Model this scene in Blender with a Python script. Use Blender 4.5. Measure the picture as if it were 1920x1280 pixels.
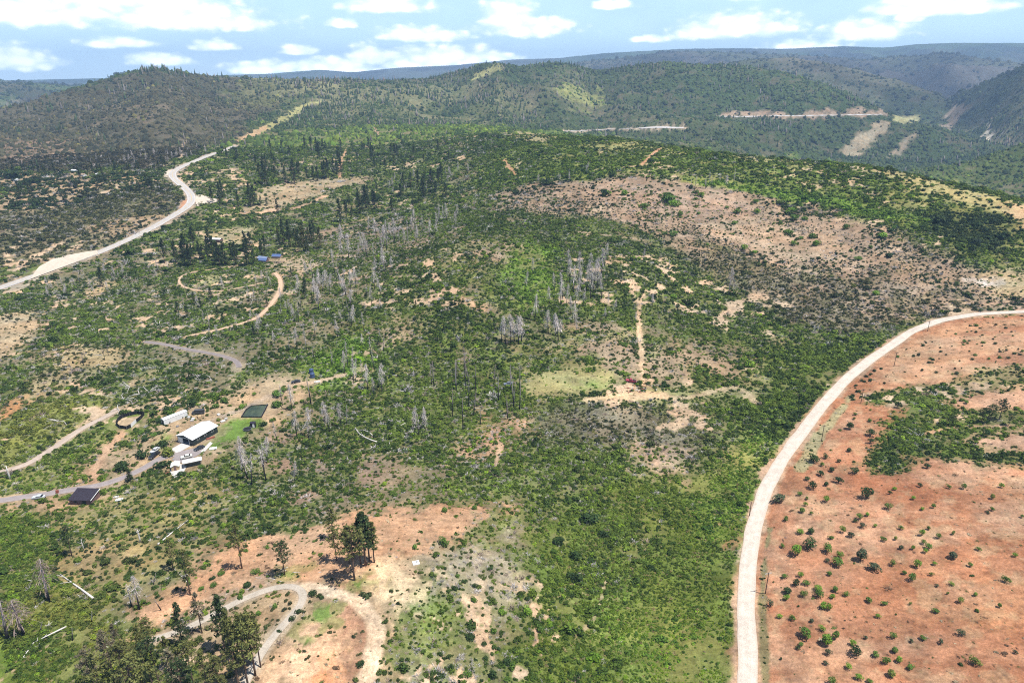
import bpy, bmesh, math, random
import numpy as np
from mathutils import Vector, Matrix

for o in list(bpy.data.objects):
    bpy.data.objects.remove(o, do_unlink=True)
rnd = random.Random(7)
rng = np.random.default_rng(7)
S = bpy.context.scene
COL = S.collection

# ------------------------------------------------------------------ camera
FPX, PITCH, CAMZ = 1280.0, math.radians(21.0), 170.0
cam = bpy.data.cameras.new('camera')
cam.sensor_width = 36.0
cam.lens = 36.0 * FPX / 1920.0
cam.clip_start = 1.0
cam.clip_end = 60000.0
camo = bpy.data.objects.new('camera', cam)
camo.location = (0, 0, CAMZ)
camo.rotation_euler = (math.pi / 2 - PITCH, 0, 0)
COL.objects.link(camo)
S.camera = camo

DENOISE = False      # the fine grain of the ground and leaves survives better without it
# ------------------------------------------------------------------ light
SUN_EL, SUN_AZ = math.radians(67.0), math.radians(113.0)   # azimuth clockwise from +Y (view direction)
sun = bpy.data.lights.new('sun', 'SUN')
sun.energy = 5.0
sun.angle = math.radians(0.53)
sun.color = (1.0, 0.955, 0.89)
suno = bpy.data.objects.new('sun', sun)
sdir = Vector((math.sin(SUN_AZ) * math.cos(SUN_EL), math.cos(SUN_AZ) * math.cos(SUN_EL), math.sin(SUN_EL)))
suno.rotation_euler = sdir.to_track_quat('Z', 'Y').to_euler()
suno.location = (0, 0, 900)
COL.objects.link(suno)

S.view_settings.view_transform = 'Standard'
S.view_settings.look = 'None'
S.view_settings.exposure = 0.52
S.view_settings.gamma = 1.0
S.view_settings.use_curve_mapping = False
S.cycles.use_denoising = DENOISE
S.cycles.filter_width = 1.1
S.cycles.max_bounces = 4
S.cycles.diffuse_bounces = 1
S.cycles.glossy_bounces = 2
S.cycles.transmission_bounces = 3
S.cycles.transparent_max_bounces = 6
S.cycles.volume_bounces = 0
HAZE = 8.6e-5


class NT:
    """small helper to write node trees"""
    def __init__(self, tree):
        self.t = tree
        self.t.nodes.clear()

    def n(self, typ, **kw):
        nd = self.t.nodes.new(typ)
        for k, v in kw.items():
            if k.startswith('i_'):
                nd.inputs[k[2:].replace('_', ' ')].default_value = v
            else:
                setattr(nd, k, v)
        return nd

    def link(self, a, b):
        self.t.links.new(a, b)

    def val(self, x):
        if isinstance(x, (int, float)):
            nd = self.n('ShaderNodeValue')
            nd.outputs[0].default_value = x
            return nd.outputs[0]
        return x

    def math(self, op, a, b=None, c=None, clamp=False):
        nd = self.n('ShaderNodeMath', operation=op, use_clamp=clamp)
        for i, x in enumerate((a, b, c)):
            if x is None:
                continue
            if isinstance(x, (int, float)):
                nd.inputs[i].default_value = x
            else:
                self.link(x, nd.inputs[i])
        return nd.outputs[0]

    def mix(self, f, a, b, typ='MIX'):
        nd = self.n('ShaderNodeMix', data_type='RGBA', blend_type=typ)
        for i, x in ((0, f), (6, a), (7, b)):
            if isinstance(x, (int, float)):
                nd.inputs[i].default_value = x
            elif isinstance(x, tuple):
                nd.inputs[i].default_value = (x[0], x[1], x[2], 1)
            else:
                self.link(x, nd.inputs[i])
        return nd.outputs[2]

    def noise(self, vec, scale, detail=4, rough=0.55, out=0, dim='3D'):
        nd = self.n('ShaderNodeTexNoise', noise_dimensions=dim)
        nd.inputs['Scale'].default_value = scale
        nd.inputs['Detail'].default_value = detail
        nd.inputs['Roughness'].default_value = rough
        if vec is not None:
            self.link(vec, nd.inputs['Vector'])
        return nd.outputs[out]

    def maprange(self, v, a, b, c=0.0, d=1.0, smooth=True):
        nd = self.n('ShaderNodeMapRange')
        nd.interpolation_type = 'SMOOTHSTEP' if smooth else 'LINEAR'
        self.link(v, nd.inputs[0])
        for i, x in ((1, a), (2, b), (3, c), (4, d)):
            nd.inputs[i].default_value = x
        return nd.outputs[0]


# ------------------------------------------------------------------ sky and clouds
world = bpy.data.worlds.new('World')
S.world = world
world.use_nodes = True
world.cycles.sampling_method = 'MANUAL'
world.cycles.sample_map_resolution = 256
SKY_K, CLOUD_L = 0.062, 1.40
w = NT(world.node_tree)
sky = w.n('ShaderNodeTexSky', sky_type='NISHITA')
sky.sun_disc = False
sky.sun_elevation = SUN_EL
sky.sun_rotation = SUN_AZ
sky.altitude = 800.0
sky.air_density = 1.0
sky.dust_density = 0.0
sky.ozone_density = 3.0
tc = w.n('ShaderNodeTexCoord')
sep = w.n('ShaderNodeSeparateXYZ')
w.link(tc.outputs['Generated'], sep.inputs[0])
# azimuth / elevation in degrees
azi = w.math('MULTIPLY', w.math('ARCTAN2', sep.outputs[0], sep.outputs[1]), 180 / math.pi)
ele = w.math('MULTIPLY', w.math('ARCSINE', sep.outputs[2]), 180 / math.pi)
cmb = w.n('ShaderNodeCombineXYZ')
w.link(azi, cmb.inputs[0])
w.link(w.math('MULTIPLY', ele, 1.9), cmb.inputs[1])
cvec = cmb.outputs[0]
warp = w.noise(cvec, 0.55, 7, 0.60)            # billowing outline
warp2 = w.noise(cvec, 0.13, 3, 0.5)
vor = w.n('ShaderNodeTexVoronoi', feature='SMOOTH_F1')
vor.inputs['Scale'].default_value = .95
vor.inputs['Smoothness'].default_value = .55
vw = w.n('ShaderNodeVectorMath', operation='ADD')
w.link(cvec, vw.inputs[0])
wv = w.n('ShaderNodeTexNoise')
wv.inputs['Scale'].default_value = .8
wv.inputs['Detail'].default_value = 4
w.link(cvec, wv.inputs['Vector'])
w.link(wv.outputs['Color'], vw.inputs[1])
w.link(vw.outputs[0], vor.inputs['Vector'])
puff = w.math('SUBTRACT', .62, vor.outputs['Distance'])
# cumulus banks: azimuth, elevation of the flat base, half width, height (degrees)
CLOUDS = [
    (-33.0, 3.3, 6.0, 2.0), (-27.5, 4.5, 8.0, 2.2), (-23.5, 3.3, 6.5, 2.0), (-30.5, 6.7, 9.0, 2.4), (-34.0, .6, 2.6, 1.5),
    (-28.0, 2.0, 2.2, .7), (-22.5, 6.9, 3.2, 1.1), (-14.0, .3, 4.0, 1.3), (-18.8, .4, 3.0, .9), (-10.9, 1.1, 1.9, 1.4),
    (-9.6, 4.7, 3.8, 1.5), (-6.9, 2.7, 3.6, 1.1), (-4.9, .9, 5.8, 1.6), (-3.6, 5.9, 2.2, 1.8),
    (-.4, 3.5, 2.2, 2.6), (1.2, 3.1, 3.8, 1.4), (-1.6, 1.3, 2.2, .8), (3.9, 3.6, 1.0, .7),
    (16.8, 2.9, 4.3, 1.8), (14.2, 2.8, 2.6, 1.2), (18.5, 5.6, 9.0, 2.2), (25.3, 2.6, 3.0, 1.4),
    (29.6, 4.0, 4.5, 1.4), (31.8, 4.9, 3.0, 1.1), (21.5, 1.9, 3.0, .8), (30.5, 6.6, 3.4, 1.3), (27.7, 3.6, 1.0, .7),
    (-25.5, .9, 2.2, .9), (-21.6, 1.9, 1.7, .8), (-16.2, 1.7, 1.5, .7), (-8.2, .7, 2.0, .9), (-12.9, 3.6, 1.3, .6), (7.5, 4.9, 1.6, .7), (10.5, 2.6, 1.4, .6)]
near = None
p3 = w.n('ShaderNodeCombineXYZ')
w.link(azi, p3.inputs[0]); w.link(ele, p3.inputs[1]); w.link(ele, p3.inputs[2])
for (a0, e0, hw, hh) in CLOUDS:
    # distance in cloud widths; the underside is cut flatter than the crown
    em, sy = e0 + hh * .25, 1 / (hh * .75)
    q1 = w.n('ShaderNodeVectorMath', operation='MULTIPLY_ADD')
    w.link(p3.outputs[0], q1.inputs[0])
    q1.inputs[1].default_value = (1 / hw, sy, -2.2 * sy)
    q1.inputs[2].default_value = (-a0 / hw, -em * sy, 2.2 * em * sy)
    q2 = w.n('ShaderNodeVectorMath', operation='MAXIMUM')
    w.link(q1.outputs[0], q2.inputs[0])
    q2.inputs[1].default_value = (-999, 0, 0)
    q3 = w.n('ShaderNodeVectorMath', operation='LENGTH')
    w.link(q2.outputs[0], q3.inputs[0])
    near = q3.outputs['Value'] if near is None else w.math('SMOOTH_MIN', near, q3.outputs['Value'], .15)
field = w.math('SUBTRACT', 1.0, near)
# the same kind of cloud all round the sky, outside the part the camera looks at
gen = w.math('SUBTRACT', w.math('MULTIPLY', w.noise(cvec, .085, 2, .5), 2.6), 1.78)
elsew = w.math('MAXIMUM', w.maprange(w.math('ABSOLUTE', azi), 36, 48), w.maprange(ele, 9, 13))
gen = w.math('SUBTRACT', gen, w.math('MULTIPLY', w.math('SUBTRACT', 1.0, elsew), 3.0))
field = w.math('MAXIMUM', field, gen)
dens = w.math('ADD', field, w.math('MULTIPLY', w.math('SUBTRACT', warp, .5), 1.15))
dens = w.math('ADD', dens, w.math('MULTIPLY', w.math('SUBTRACT', warp2, .5), .45))
dens = w.math('ADD', dens, w.math('MULTIPLY', puff, .5))
alpha = w.maprange(dens, -.16, .46)
alpha = w.math('MULTIPLY', alpha, w.maprange(ele, -.6, .3))
# thin veil between the banks
veil = w.math('MULTIPLY', w.maprange(w.noise(cvec, .11, 5, .6), .46, .85), .22)
veil = w.math('MAXIMUM', veil, w.math('MULTIPLY', w.maprange(dens, -.35, .3), .18))
alpha = w.math('MAXIMUM', alpha, veil)
# the air whitens towards the horizon, all round
low = w.math('MULTIPLY', w.maprange(ele, 22, 2), w.math('ADD', .66, w.math('MULTIPLY', w.math('SUBTRACT', warp2, .5), .4)))
# lit crowns, greyer bellies
shade = w.noise(cvec, .5, 6, .62)
thick = w.maprange(w.math('ADD', w.math('MULTIPLY', dens, .6), w.math('ADD', w.math('MULTIPLY', puff, .6), w.math('MULTIPLY', w.math('SUBTRACT', shade, .5), 1.2))), -.05, .75)
ccol = w.mix(thick, (.60, .70, .84), (1.0, 1.0, 1.0))
csc = w.n('ShaderNodeVectorMath', operation='SCALE')
w.link(ccol, csc.inputs[0])
w.link(w.maprange(ele, 4.5, .3, CLOUD_L / SKY_K, 1.45 * CLOUD_L / SKY_K), csc.inputs['Scale'])     # extra brightness put into the low banks, to offset dimming by the haze
skyc = sky.outputs[0]
skyc = w.mix(low, skyc, tuple(v / SKY_K for v in (.72, 1.02, 1.28)))
colr = w.mix(w.math('MULTIPLY', alpha, .93), skyc, csc.outputs[0])
bg = w.n('ShaderNodeBackground')
w.link(colr, bg.inputs[0])
bg.inputs[1].default_value = SKY_K
wo = w.n('ShaderNodeOutputWorld')
w.link(bg.outputs[0], wo.inputs[0])


# ------------------------------------------------------------------ numpy noise
def vnoise(x, y, seed=0):
    xi = np.floor(x).astype(np.int64)
    yi = np.floor(y).astype(np.int64)
    fx, fy = x - xi, y - yi
    fx = fx * fx * fx * (fx * (fx * 6 - 15) + 10)
    fy = fy * fy * fy * (fy * (fy * 6 - 15) + 10)

    def h(a, b):
        n = (a * 374761393 + b * 668265263 + seed * 1274126177) & 0xffffffff
        n = ((n ^ (n >> 13)) * 1274126177) & 0xffffffff
        n = n ^ (n >> 16)
        return (n & 0xffffff) / float(0xffffff)
    return (h(xi, yi) * (1 - fx) + h(xi + 1, yi) * fx) * (1 - fy) + (h(xi, yi + 1) * (1 - fx) + h(xi + 1, yi + 1) * fx) * fy


def fbm(x, y, wl, octs=4, seed=0, gain=.5, ridged=False):
    s, a, tot = 0, 1.0, 0
    for k in range(octs):
        c, sn = math.cos(k * 1.1), math.sin(k * 1.1)
        v = vnoise((x * c - y * sn) / wl + 17.3 * k, (x * sn + y * c) / wl - 9.1 * k, seed + k)
        if ridged:
            v = 1 - np.abs(2 * v - 1)
        s = s + a * v
        tot += a
        a *= gain
        wl *= .5
    return s / tot            # 0..1


def sstep(x, a, b):
    t = np.clip((x - a) / (b - a), 0, 1)
    return t * t * (3 - 2 * t)


# ------------------------------------------------------------------ terrain: a height field round the viewpoint
def ray(px, py):
    """azimuth and tangent of elevation of a photo pixel seen from the viewpoint"""
    px, py = np.asarray(px, float), np.asarray(py, float)
    u, v = (px - 960) / FPX, (640 - py) / FPX
    dx, dy, dz = u, math.cos(PITCH) + v * math.sin(PITCH), -math.sin(PITCH) + v * math.cos(PITCH)
    return np.arctan2(dx, dy), dz / np.hypot(dx, dy)


# survey points: px, py, drop below the viewpoint
PTS = [
    (1400, 1280, 150), (1400, 1050, 150), (1440, 900, 149), (1530, 770, 146), (1650, 660, 141), (1760, 605, 136), (1920, 585, 130),
    (1700, 1000, 145), (1900, 900, 140), (1900, 1240, 142), (1650, 1250, 147), (1850, 720, 137), (1850, 640, 133),
    (1100, 1100, 154), (1250, 1250, 154), (1250, 1000, 154), (1330, 850, 151), (1000, 1250, 149),
    (780, 1050, 141), (700, 960, 142), (900, 950, 144), (960, 945, 146), (600, 1240, 140), (300, 1200, 144), (100, 1100, 149), (50, 1270, 150),
    (400, 1040, 147), (600, 930, 150), (370, 820, 152), (150, 920, 154), (0, 800, 150), (0, 700, 146), (600, 850, 156), (850, 840, 153), (1100, 880, 150), (1050, 780, 148),
    (1000, 720, 145), (1200, 735, 146), (1380, 735, 148), (560, 740, 150), (450, 640, 146),
    (700, 620, 140), (900, 620, 135), (850, 520, 122), (860, 445, 111), (1000, 470, 118), (700, 480, 133), (1050, 560, 131), (1050, 650, 139),
    (1200, 560, 130), (1220, 490, 121), (1180, 640, 138), (1120, 430, 117), (1420, 690, 146), (1330, 580, 143), (1270, 500, 131),
    (1450, 420, 113), (1300, 380, 103), (1600, 480, 120), (1750, 530, 127), (1600, 400, 104), (1800, 450, 110), (1500, 350, 93), (1250, 330, 88), (1100, 350, 97), (960, 370, 108),
    (1880, 520, 124), (1700, 400, 99),
    (1000, 252, 77), (1150, 257, 74), (1300, 277, 76), (1400, 292, 78), (1500, 298, 78), (1600, 304, 79), (1700, 320, 82), (1800, 342, 84), (1860, 355, 86), (1920, 368, 88),
    (900, 300, 97), (820, 350, 124), (750, 390, 136), (600, 420, 142), (640, 330, 122), (450, 470, 146), (350, 540, 149), (200, 600, 150), (30, 600, 147),
    (530, 350, 124), (700, 290, 112), (850, 265, 96), (640, 280, 108), (480, 290, 110),
    (0, 545, 150), (90, 502, 148), (240, 450, 143), (350, 385, 128), (320, 330, 112), (430, 282, 98),
    (100, 420, 137), (200, 380, 128), (80, 340, 118), (200, 320, 108),
]
SX, SY = [], []
_az, _te = ray([p[0] for p in PTS], [p[1] for p in PTS])
cz = -np.array([p[2] for p in PTS], float)
cr = cz / _te
CA, CL, CZ = list(_az), list(np.log(cr)), list(cz)
# beyond the near ridge the ground drops into the canyon (azimuth deg, distance, height against the viewpoint)
for a in (-4, 2, 8, 14, 20, 26, 32, 38, 46):
    rc = float(np.interp(a, [-4, 2, 10, 20, 28, 38], [1100, 1150, 980, 880, 820, 730]))
    CA += [math.radians(a)] * 3
    CL += [math.log(rc * 1.28), math.log(rc * 1.7), math.log(2300)]
    dz = float(np.interp(a, [-4, 4, 12, 46], [-112, -130, -190, -205]))
    CZ += [dz * .8, dz, float(np.interp(a, [-4, 8, 20, 30, 46], [-112, -150, -215, -235, -200]))]
for a in (-52, -44, -36, -28, -20, -12):
    CA += [math.radians(a)] * 3
    CL += [math.log(1300), math.log(1800), math.log(2600)]
    CZ += [-105, -98, -95]
for a in range(-52, 56, 8):                      # far floor
    CA += [math.radians(a)] * 2
    CL += [math.log(4500), math.log(13000)]
    CZ += [-170, -160]
for a, r_, z_ in ((-52, 300, -150), (-52, 150, -150), (52, 300, -135), (52, 150, -140), (-48, 25, -148), (0, 25, -149), (48, 25, -146), (0, 80, -149), (52, 600, -100), (-52, 600, -148)):
    CA.append(math.radians(a)); CL.append(math.log(r_)); CZ.append(z_)
CA, CL, CZ = np.array(CA), np.array(CL), np.array(CZ)
KT, KR = 1.6, 1.0
P2 = np.stack([CA * KT, CL * KR], 1)


def kern(d):
    return np.sqrt(d * d + .0016)


A = kern(np.linalg.norm(P2[:, None] - P2[None], axis=2))
n_ = len(P2)
M_ = np.zeros((n_ + 1, n_ + 1))
M_[:n_, :n_] = A + np.eye(n_) * -.004
M_[:n_, n_] = 1
M_[n_, :n_] = 1
wts = np.linalg.solve(M_, np.concatenate([CZ, [0]]))

NTH = 720
TH = np.radians(np.linspace(-52, 52, NTH))
LR = np.concatenate([np.linspace(math.log(25), math.log(88), 24), np.linspace(math.log(90), math.log(13000), 815)])
NR = len(LR)
RR = np.exp(LR)
H = np.zeros((NTH, NR))
for j in range(n_):
    H += wts[j] * kern(np.hypot((TH[:, None] - P2[j, 0] / KT) * KT, (LR[None] - P2[j, 1]) * KR))
H += wts[n_]


def blur(a, s, axis):
    k = np.exp(-.5 * (np.arange(-3 * s, 3 * s + 1) / s) ** 2)
    k /= k.sum()
    p = np.pad(a, [(3 * s, 3 * s) if i == axis else (0, 0) for i in (0, 1)], mode='edge')
    out = np.zeros_like(a)
    n = a.shape[axis]
    for i, kk in enumerate(k):
        out += kk * (p[i:i + n] if axis == 0 else p[:, i:i + n])
    return out


H = blur(blur(H, 13, 0), 6, 1)
X = RR[None] * np.sin(TH[:, None])
Y = RR[None] * np.cos(TH[:, None])
RG = np.broadcast_to(RR[None], H.shape)

# ridges: crest line as photo pixels, distance of the crest, slope in front and behind
RIDGES = [
    # left hill
    ([(-300, 250), (0, 205), (60, 190), (165, 160), (230, 140), (290, 127), (340, 136), (400, 145), (470, 147), (560, 150), (640, 150), (760, 154)],
     [2000, 2200, 2250, 2300, 2400, 2400, 2450, 2500, 2550, 2600, 2600, 2600], .125, .25, 10),
    # centre hills
    ([(500, 190), (620, 152), (700, 152), (800, 148), (860, 134), (900, 122), (935, 117), (975, 126), (1010, 121), (1050, 117), (1090, 126), (1130, 133), (1190, 123), (1250, 117), (1320, 121), (1400, 126), (1480, 138), (1560, 163), (1620, 190), (1690, 222)],
     [3000, 2950, 2900, 2850, 2800, 2750, 2700, 2800, 2800, 2800, 2850, 2900, 2900, 2900, 2900, 2900, 2850, 2800, 2750, 2700], .20, .35, 14),
    # left back ridges
    ([(-300, 140), (0, 156), (60, 158), (200, 168), (300, 200)], [4800, 4800, 4800, 5000, 5000], .09, .2, 12),
    ([(-300, 135), (150, 160), (198, 152), (215, 137), (262, 134), (300, 150), (330, 190)], [6500, 6500, 6500, 6500, 6500, 6500, 6500], .2, .3, 8),
    # canyon side spurs
    ([(1150, 190), (1300, 135), (1400, 112), (1480, 108), (1540, 116), (1610, 133), (1685, 150), (1760, 178), (1800, 215)],
     [4500, 4500, 4500, 4400, 4300, 4200, 4100, 4000, 3900], .27, .35, 18),
    ([(1700, 235), (1770, 190), (1820, 165), (1870, 145), (1920, 122), (2050, 80), (2300, 40)], [4000, 4000, 3900, 3800, 3700, 3500, 3500], .30, .4, 16),
    ([(1560, 350), (1640, 330), (1740, 318), (1830, 300), (1920, 268), (2100, 220), (2300, 200)], [1500, 1550, 1600, 1700, 1750, 1800, 1800], .32, .4, 10),
    # far ridges
    ([(900, 150), (1000, 128), (1090, 116), (1180, 108), (1240, 98), (1300, 96), (1400, 100), (1500, 104), (1620, 112), (1780, 100), (1850, 112), (1920, 120), (2200, 120)],
     [7000, 7000, 7000, 7000, 7000, 7000, 6900, 6800, 6600, 6500, 6400, 6300, 6300], .17, .3, 22),
    ([(-400, 148), (0, 151), (200, 147), (330, 148), (420, 141), (500, 139), (600, 131), (660, 136), (750, 127), (850, 123), (960, 112), (1040, 110), (1135, 100), (1280, 92), (1370, 91), (1470, 92), (1580, 87), (1660, 90), (1710, 84), (1785, 81), (1920, 81), (2300, 85)],
     [11500, 11500, 11500, 11500, 11500, 11500, 11500, 11500, 11500, 11500, 11000, 11000, 10500, 10500, 10500, 10500, 10500, 10500, 10500, 10500, 10500, 10500], .12, .3, 30),
]
# erosion: spurs and gullies, stronger with distance
er = fbm(X, Y, 1100, 4, 31, .42, True) - .55
er2 = fbm(X, Y, 240, 4, 77, .5, True) - .55
er3 = fbm(X + 30 * er2, Y, 70, 4, 5, .5) - .5
far1 = sstep(RG, 1000, 3500)
for k, (crest, dist, sf, sb, sm) in enumerate(RIDGES):
    ca, ct = ray([c[0] for c in crest], [c[1] for c in crest])
    rk = np.interp(TH, ca, dist)
    zc = ct * np.array(dist, float)
    zk = np.interp(TH, ca, zc)
    g = np.exp(-.5 * (np.arange(-6, 7) / 2.0) ** 2); g /= g.sum()
    zk = np.convolve(np.pad(zk, 6, mode='edge'), g, 'valid')
    # past its ends the ridge falls away
    over = np.maximum(ca[0] - TH, 0) + np.maximum(TH - ca[-1], 0)
    zk = zk - over * rk * sf * 1.4
    d = RG - rk[:, None]
    rel = np.abs(d) / rk[:, None]
    # carve gullies away from the crest so the skyline stays put
    carve = sstep(rel, .005, .16) * (np.minimum(er - .22, .05) * 270 + (er2 - .12) * 85) * np.clip(rk[:, None] / 4000, .3, 1.6) * (.6 if k == 0 else 1.0)
    dd = np.sqrt(d * d + (rk[:, None] * .012) ** 2) - rk[:, None] * .012
    z = zk[:, None] - dd * np.where(d < 0, sf, sb) + carve
    H = np.maximum(H, z) + np.where(np.abs(H - z) < sm * 2, (sm * 2 - np.abs(H - z)) ** 2 / (8 * sm), 0)
H += far1 * (1 - sstep(RG, 5000, 9000)) * er2 * 12 + sstep(RG, 300, 1200) * er3 * 7 + sstep(RG, 90, 400) * (fbm(X, Y, 34, 4, 12) - .5) * 2.6
H += (fbm(X, Y, 9, 3, 3) - .5) * .5


def gidx(az, r):
    ti = (np.asarray(az) - TH[0]) / (TH[1] - TH[0])
    ri = np.interp(np.log(np.maximum(r, 25)), LR, np.arange(NR))
    return np.clip(ti, 0, NTH - 1.001), np.clip(ri, 0, NR - 1.001)


def hgt(x, y):
    """ground height (against the viewpoint) at a place"""
    ti, ri = gidx(np.arctan2(x, y), np.hypot(x, y))
    a, b = ti.astype(int), ri.astype(int)
    fa, fb = ti - a, ri - b
    return (H[a, b] * (1 - fa) + H[a + 1, b] * fa) * (1 - fb) + (H[a, b + 1] * (1 - fa) + H[a + 1, b + 1] * fa) * fb


def spot(px, py):
    """the place on the ground that the photograph shows at a pixel: x, y, distance"""
    az, te = ray(px, py)
    az, te = np.atleast_1d(az), np.atleast_1d(te)
    ti = np.clip((az - TH[0]) / (TH[1] - TH[0]), 0, NTH - 1.001)
    a = ti.astype(int)
    f = (ti - a)[:, None]
    col = H[a] * (1 - f) + H[a + 1] * f
    above = te[:, None] * RR[None] - col
    hit = above <= 0
    j = np.where(hit.any(1), hit.argmax(1), NR - 1)
    j = np.maximum(j, 1)
    i = np.arange(len(j))
    a0, a1 = above[i, j - 1], above[i, j]
    t = np.clip(a0 / np.where(np.abs(a0 - a1) < 1e-9, 1, a0 - a1), 0, 1)
    r = RR[j - 1] + (RR[j] - RR[j - 1]) * t
    return r * np.sin(az), r * np.cos(az), r


# ------------------------------------------------------------------ roads: centre lines (photo pixels), half width in metres
def line(pts, step=6.0, smooth=True):
    """centre line on the ground as world points"""
    p = np.array(pts, float)
    t = np.concatenate([[0], np.cumsum(np.hypot(*np.diff(p, axis=0).T))])
    tt = np.arange(0, t[-1], step)
    # smooth (Catmull-like) resampling
    q = np.stack([np.interp(tt, t, p[:, 0]), np.interp(tt, t, p[:, 1])], 1)
    if smooth and len(q) > 8:
        for _ in range(3):
            q[1:-1] = q[:-2] * .25 + q[1:-1] * .5 + q[2:] * .25
    x, y, r = spot(q[:, 0], q[:, 1])
    w_ = np.stack([x, y], 1)
    d = np.concatenate([[0], np.cumsum(np.hypot(*np.diff(w_, axis=0).T))])
    L = np.arange(0, d[-1], max(1.5, float(np.median(r)) / 200))
    w_ = np.stack([np.interp(L, d, w_[:, 0]), np.interp(L, d, w_[:, 1])], 1)
    for _ in range(5):
        w_[1:-1] = w_[:-2] * .25 + w_[1:-1] * .5 + w_[2:] * .25
    return w_


def near_line(w_, reach):
    """grid cells within reach of a line: mask, distance, index of the nearest line point"""
    a = np.arctan2(w_[:, 0], w_[:, 1]); r = np.hypot(w_[:, 0], w_[:, 1])
    m = reach / r.min()
    i0, i1 = np.searchsorted(TH, [a.min() - m, a.max() + m])
    j0, j1 = np.searchsorted(RR, [r.min() - reach, r.max() + reach])
    xs, ys = X[i0:i1, j0:j1].ravel(), Y[i0:i1, j0:j1].ravel()
    best = np.full(len(xs), 1e9); bi = np.zeros(len(xs), int)
    for k in range(0, len(w_), 64):
        c = w_[k:k + 64]
        d2 = (xs[:, None] - c[None, :, 0]) ** 2 + (ys[:, None] - c[None, :, 1]) ** 2
        q = d2.argmin(1); v = d2[np.arange(len(xs)), q]
        u = v < best
        best[u] = v[u]; bi[u] = q[u] + k
    sh = (i1 - i0, j1 - j0)
    return (slice(i0, i1), slice(j0, j1)), np.sqrt(best).reshape(sh), bi.reshape(sh)


ROADS = {   # name: (pixels, half width m, graded shoulder m)
    'gravel_road': ([(1404, 1700), (1403, 1400), (1402, 1300), (1402, 1240), (1398, 1150), (1400, 1080), (1408, 1020), (1418, 970), (1436, 915), (1462, 868), (1495, 822), (1530, 775), (1562, 738), (1590, 708), (1630, 675), (1668, 650), (1710, 620), (1760, 601), (1830, 589), (1920, 584), (2060, 580)], 2.65, 5),
    'highway': ([(-90, 566), (0, 540), (40, 526), (90, 508), (135, 492), (180, 476), (245, 448), (290, 425), (325, 405), (350, 390), (363, 375), (357, 362), (340, 347), (324, 334), (318, 327), (330, 318), (350, 309), (388, 293), (425, 281), (445, 272)], 4.6, 8),
    'driveway': ([(-60, 948), (0, 938), (60, 930), (120, 920), (180, 912), (230, 897), (265, 880), (300, 862), (330, 853), (356, 846)], 2.0, 4),
    'track': ([(-60, 898), (0, 885), (50, 872), (100, 840), (150, 805), (200, 780), (228, 764)], 1.7, 3),
    'loop_track': ([(285, 1200), (345, 1180), (390, 1158), (440, 1130), (490, 1108), (530, 1098), (558, 1098), (573, 1109), (568, 1130), (545, 1155), (520, 1185), (495, 1215), (478, 1245), (455, 1290)], 1.2, 3),
    'house_track': ([(515, 512), (527, 522), (526, 545), (506, 575), (482, 597), (452, 607), (400, 621), (345, 632)], 1.5, 3),
    'hill_track': ([(270, 641), (300, 644), (350, 655), (410, 665), (440, 674), (453, 683), (446, 693)], 1.7, 3),
    'ring_track': ([(445, 498), (400, 505), (350, 512), (332, 522), (338, 537), (370, 546), (420, 546), (452, 539), (500, 529)], .95, 3),
    'far_highway': ([(1060, 247), (1100, 245), (1140, 243), (1180, 241.5), (1220, 240), (1290, 239)], 7, 14),
    'canyon_road': ([(1345, 219), (1400, 218.5), (1450, 218), (1500, 217.5), (1580, 216.5), (1660, 215)], 5.5, 16),
}
RL = {}
for nm, (pts, hw, sh) in ROADS.items():
    if nm in ('far_highway', 'canyon_road'):
        L = line(pts, 4.0)
    else:
        L = line(pts)
    z = hgt(L[:, 0], L[:, 1])
    for _ in range(12):
        z[1:-1] = z[:-2] * .25 + z[1:-1] * .5 + z[2:] * .25
    RL[nm] = L
    sl, d, bi = near_line(L, hw + sh + 2)
    f = 1 - sstep(d, hw + .6, hw + sh)
    H[sl] = H[sl] * (1 - f) + z[bi] * f


def flatten(px, py, rad, soft):
    x, y, r = spot(px, py)
    x, y = x[0], y[0]
    h = hgt(np.array([x]), np.array([y]))[0]
    i0, i1 = np.searchsorted(TH, [math.atan2(x, y) - (rad + soft) / r[0], math.atan2(x, y) + (rad + soft) / r[0]])
    j0, j1 = np.searchsorted(RR, [r[0] - rad - soft, r[0] + rad + soft])
    d = np.hypot(X[i0:i1, j0:j1] - x, Y[i0:i1, j0:j1] - y)
    f = 1 - sstep(d, rad, rad + soft)
    H[i0:i1, j0:j1] = H[i0:i1, j0:j1] * (1 - f) + h * f


for a_ in ((370, 822, 15, 12), (484, 770, 10, 7), (243, 792, 10, 6), (158, 935, 7, 6), (327, 788, 6, 5), (780, 1054, 4, 4), (505, 486, 14, 10), (402, 451, 9, 6)):
    flatten(*a_)

# ------------------------------------------------------------------ land cover: colour of the soil and what grows on it
CV = np.zeros((NTH, NR, 16))     # 0-2 soil, 3 shrub cover, 4-6 leaf colour a, 7-9 leaf colour b, 10 dead brush share, 11 shrub size, 12 conifers per ha, 13 speckle
PAL = {
    'green': ((.045, .080, .016), (.132, .198, .029)),
    'lush': ((.060, .108, .015), (.122, .186, .024)),
    'lime': ((.090, .170, .022), (.165, .280, .032)),
    'olive': ((.046, .062, .024), (.115, .122, .046)),
    'dark': ((.026, .052, .018), (.074, .108, .030)),
    'yellow': ((.105, .138, .026), (.190, .215, .042)),
    'burnt': ((.044, .050, .028), (.092, .088, .048)),
}


def zone_vals(soil, cover, pal, dead=.06, size=1.0, conif=0.0, speck=.5):
    a, b = PAL[pal]
    return np.array([*soil, cover, *a, *b, dead, size, conif, speck, 0, 0])[:14]


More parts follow.
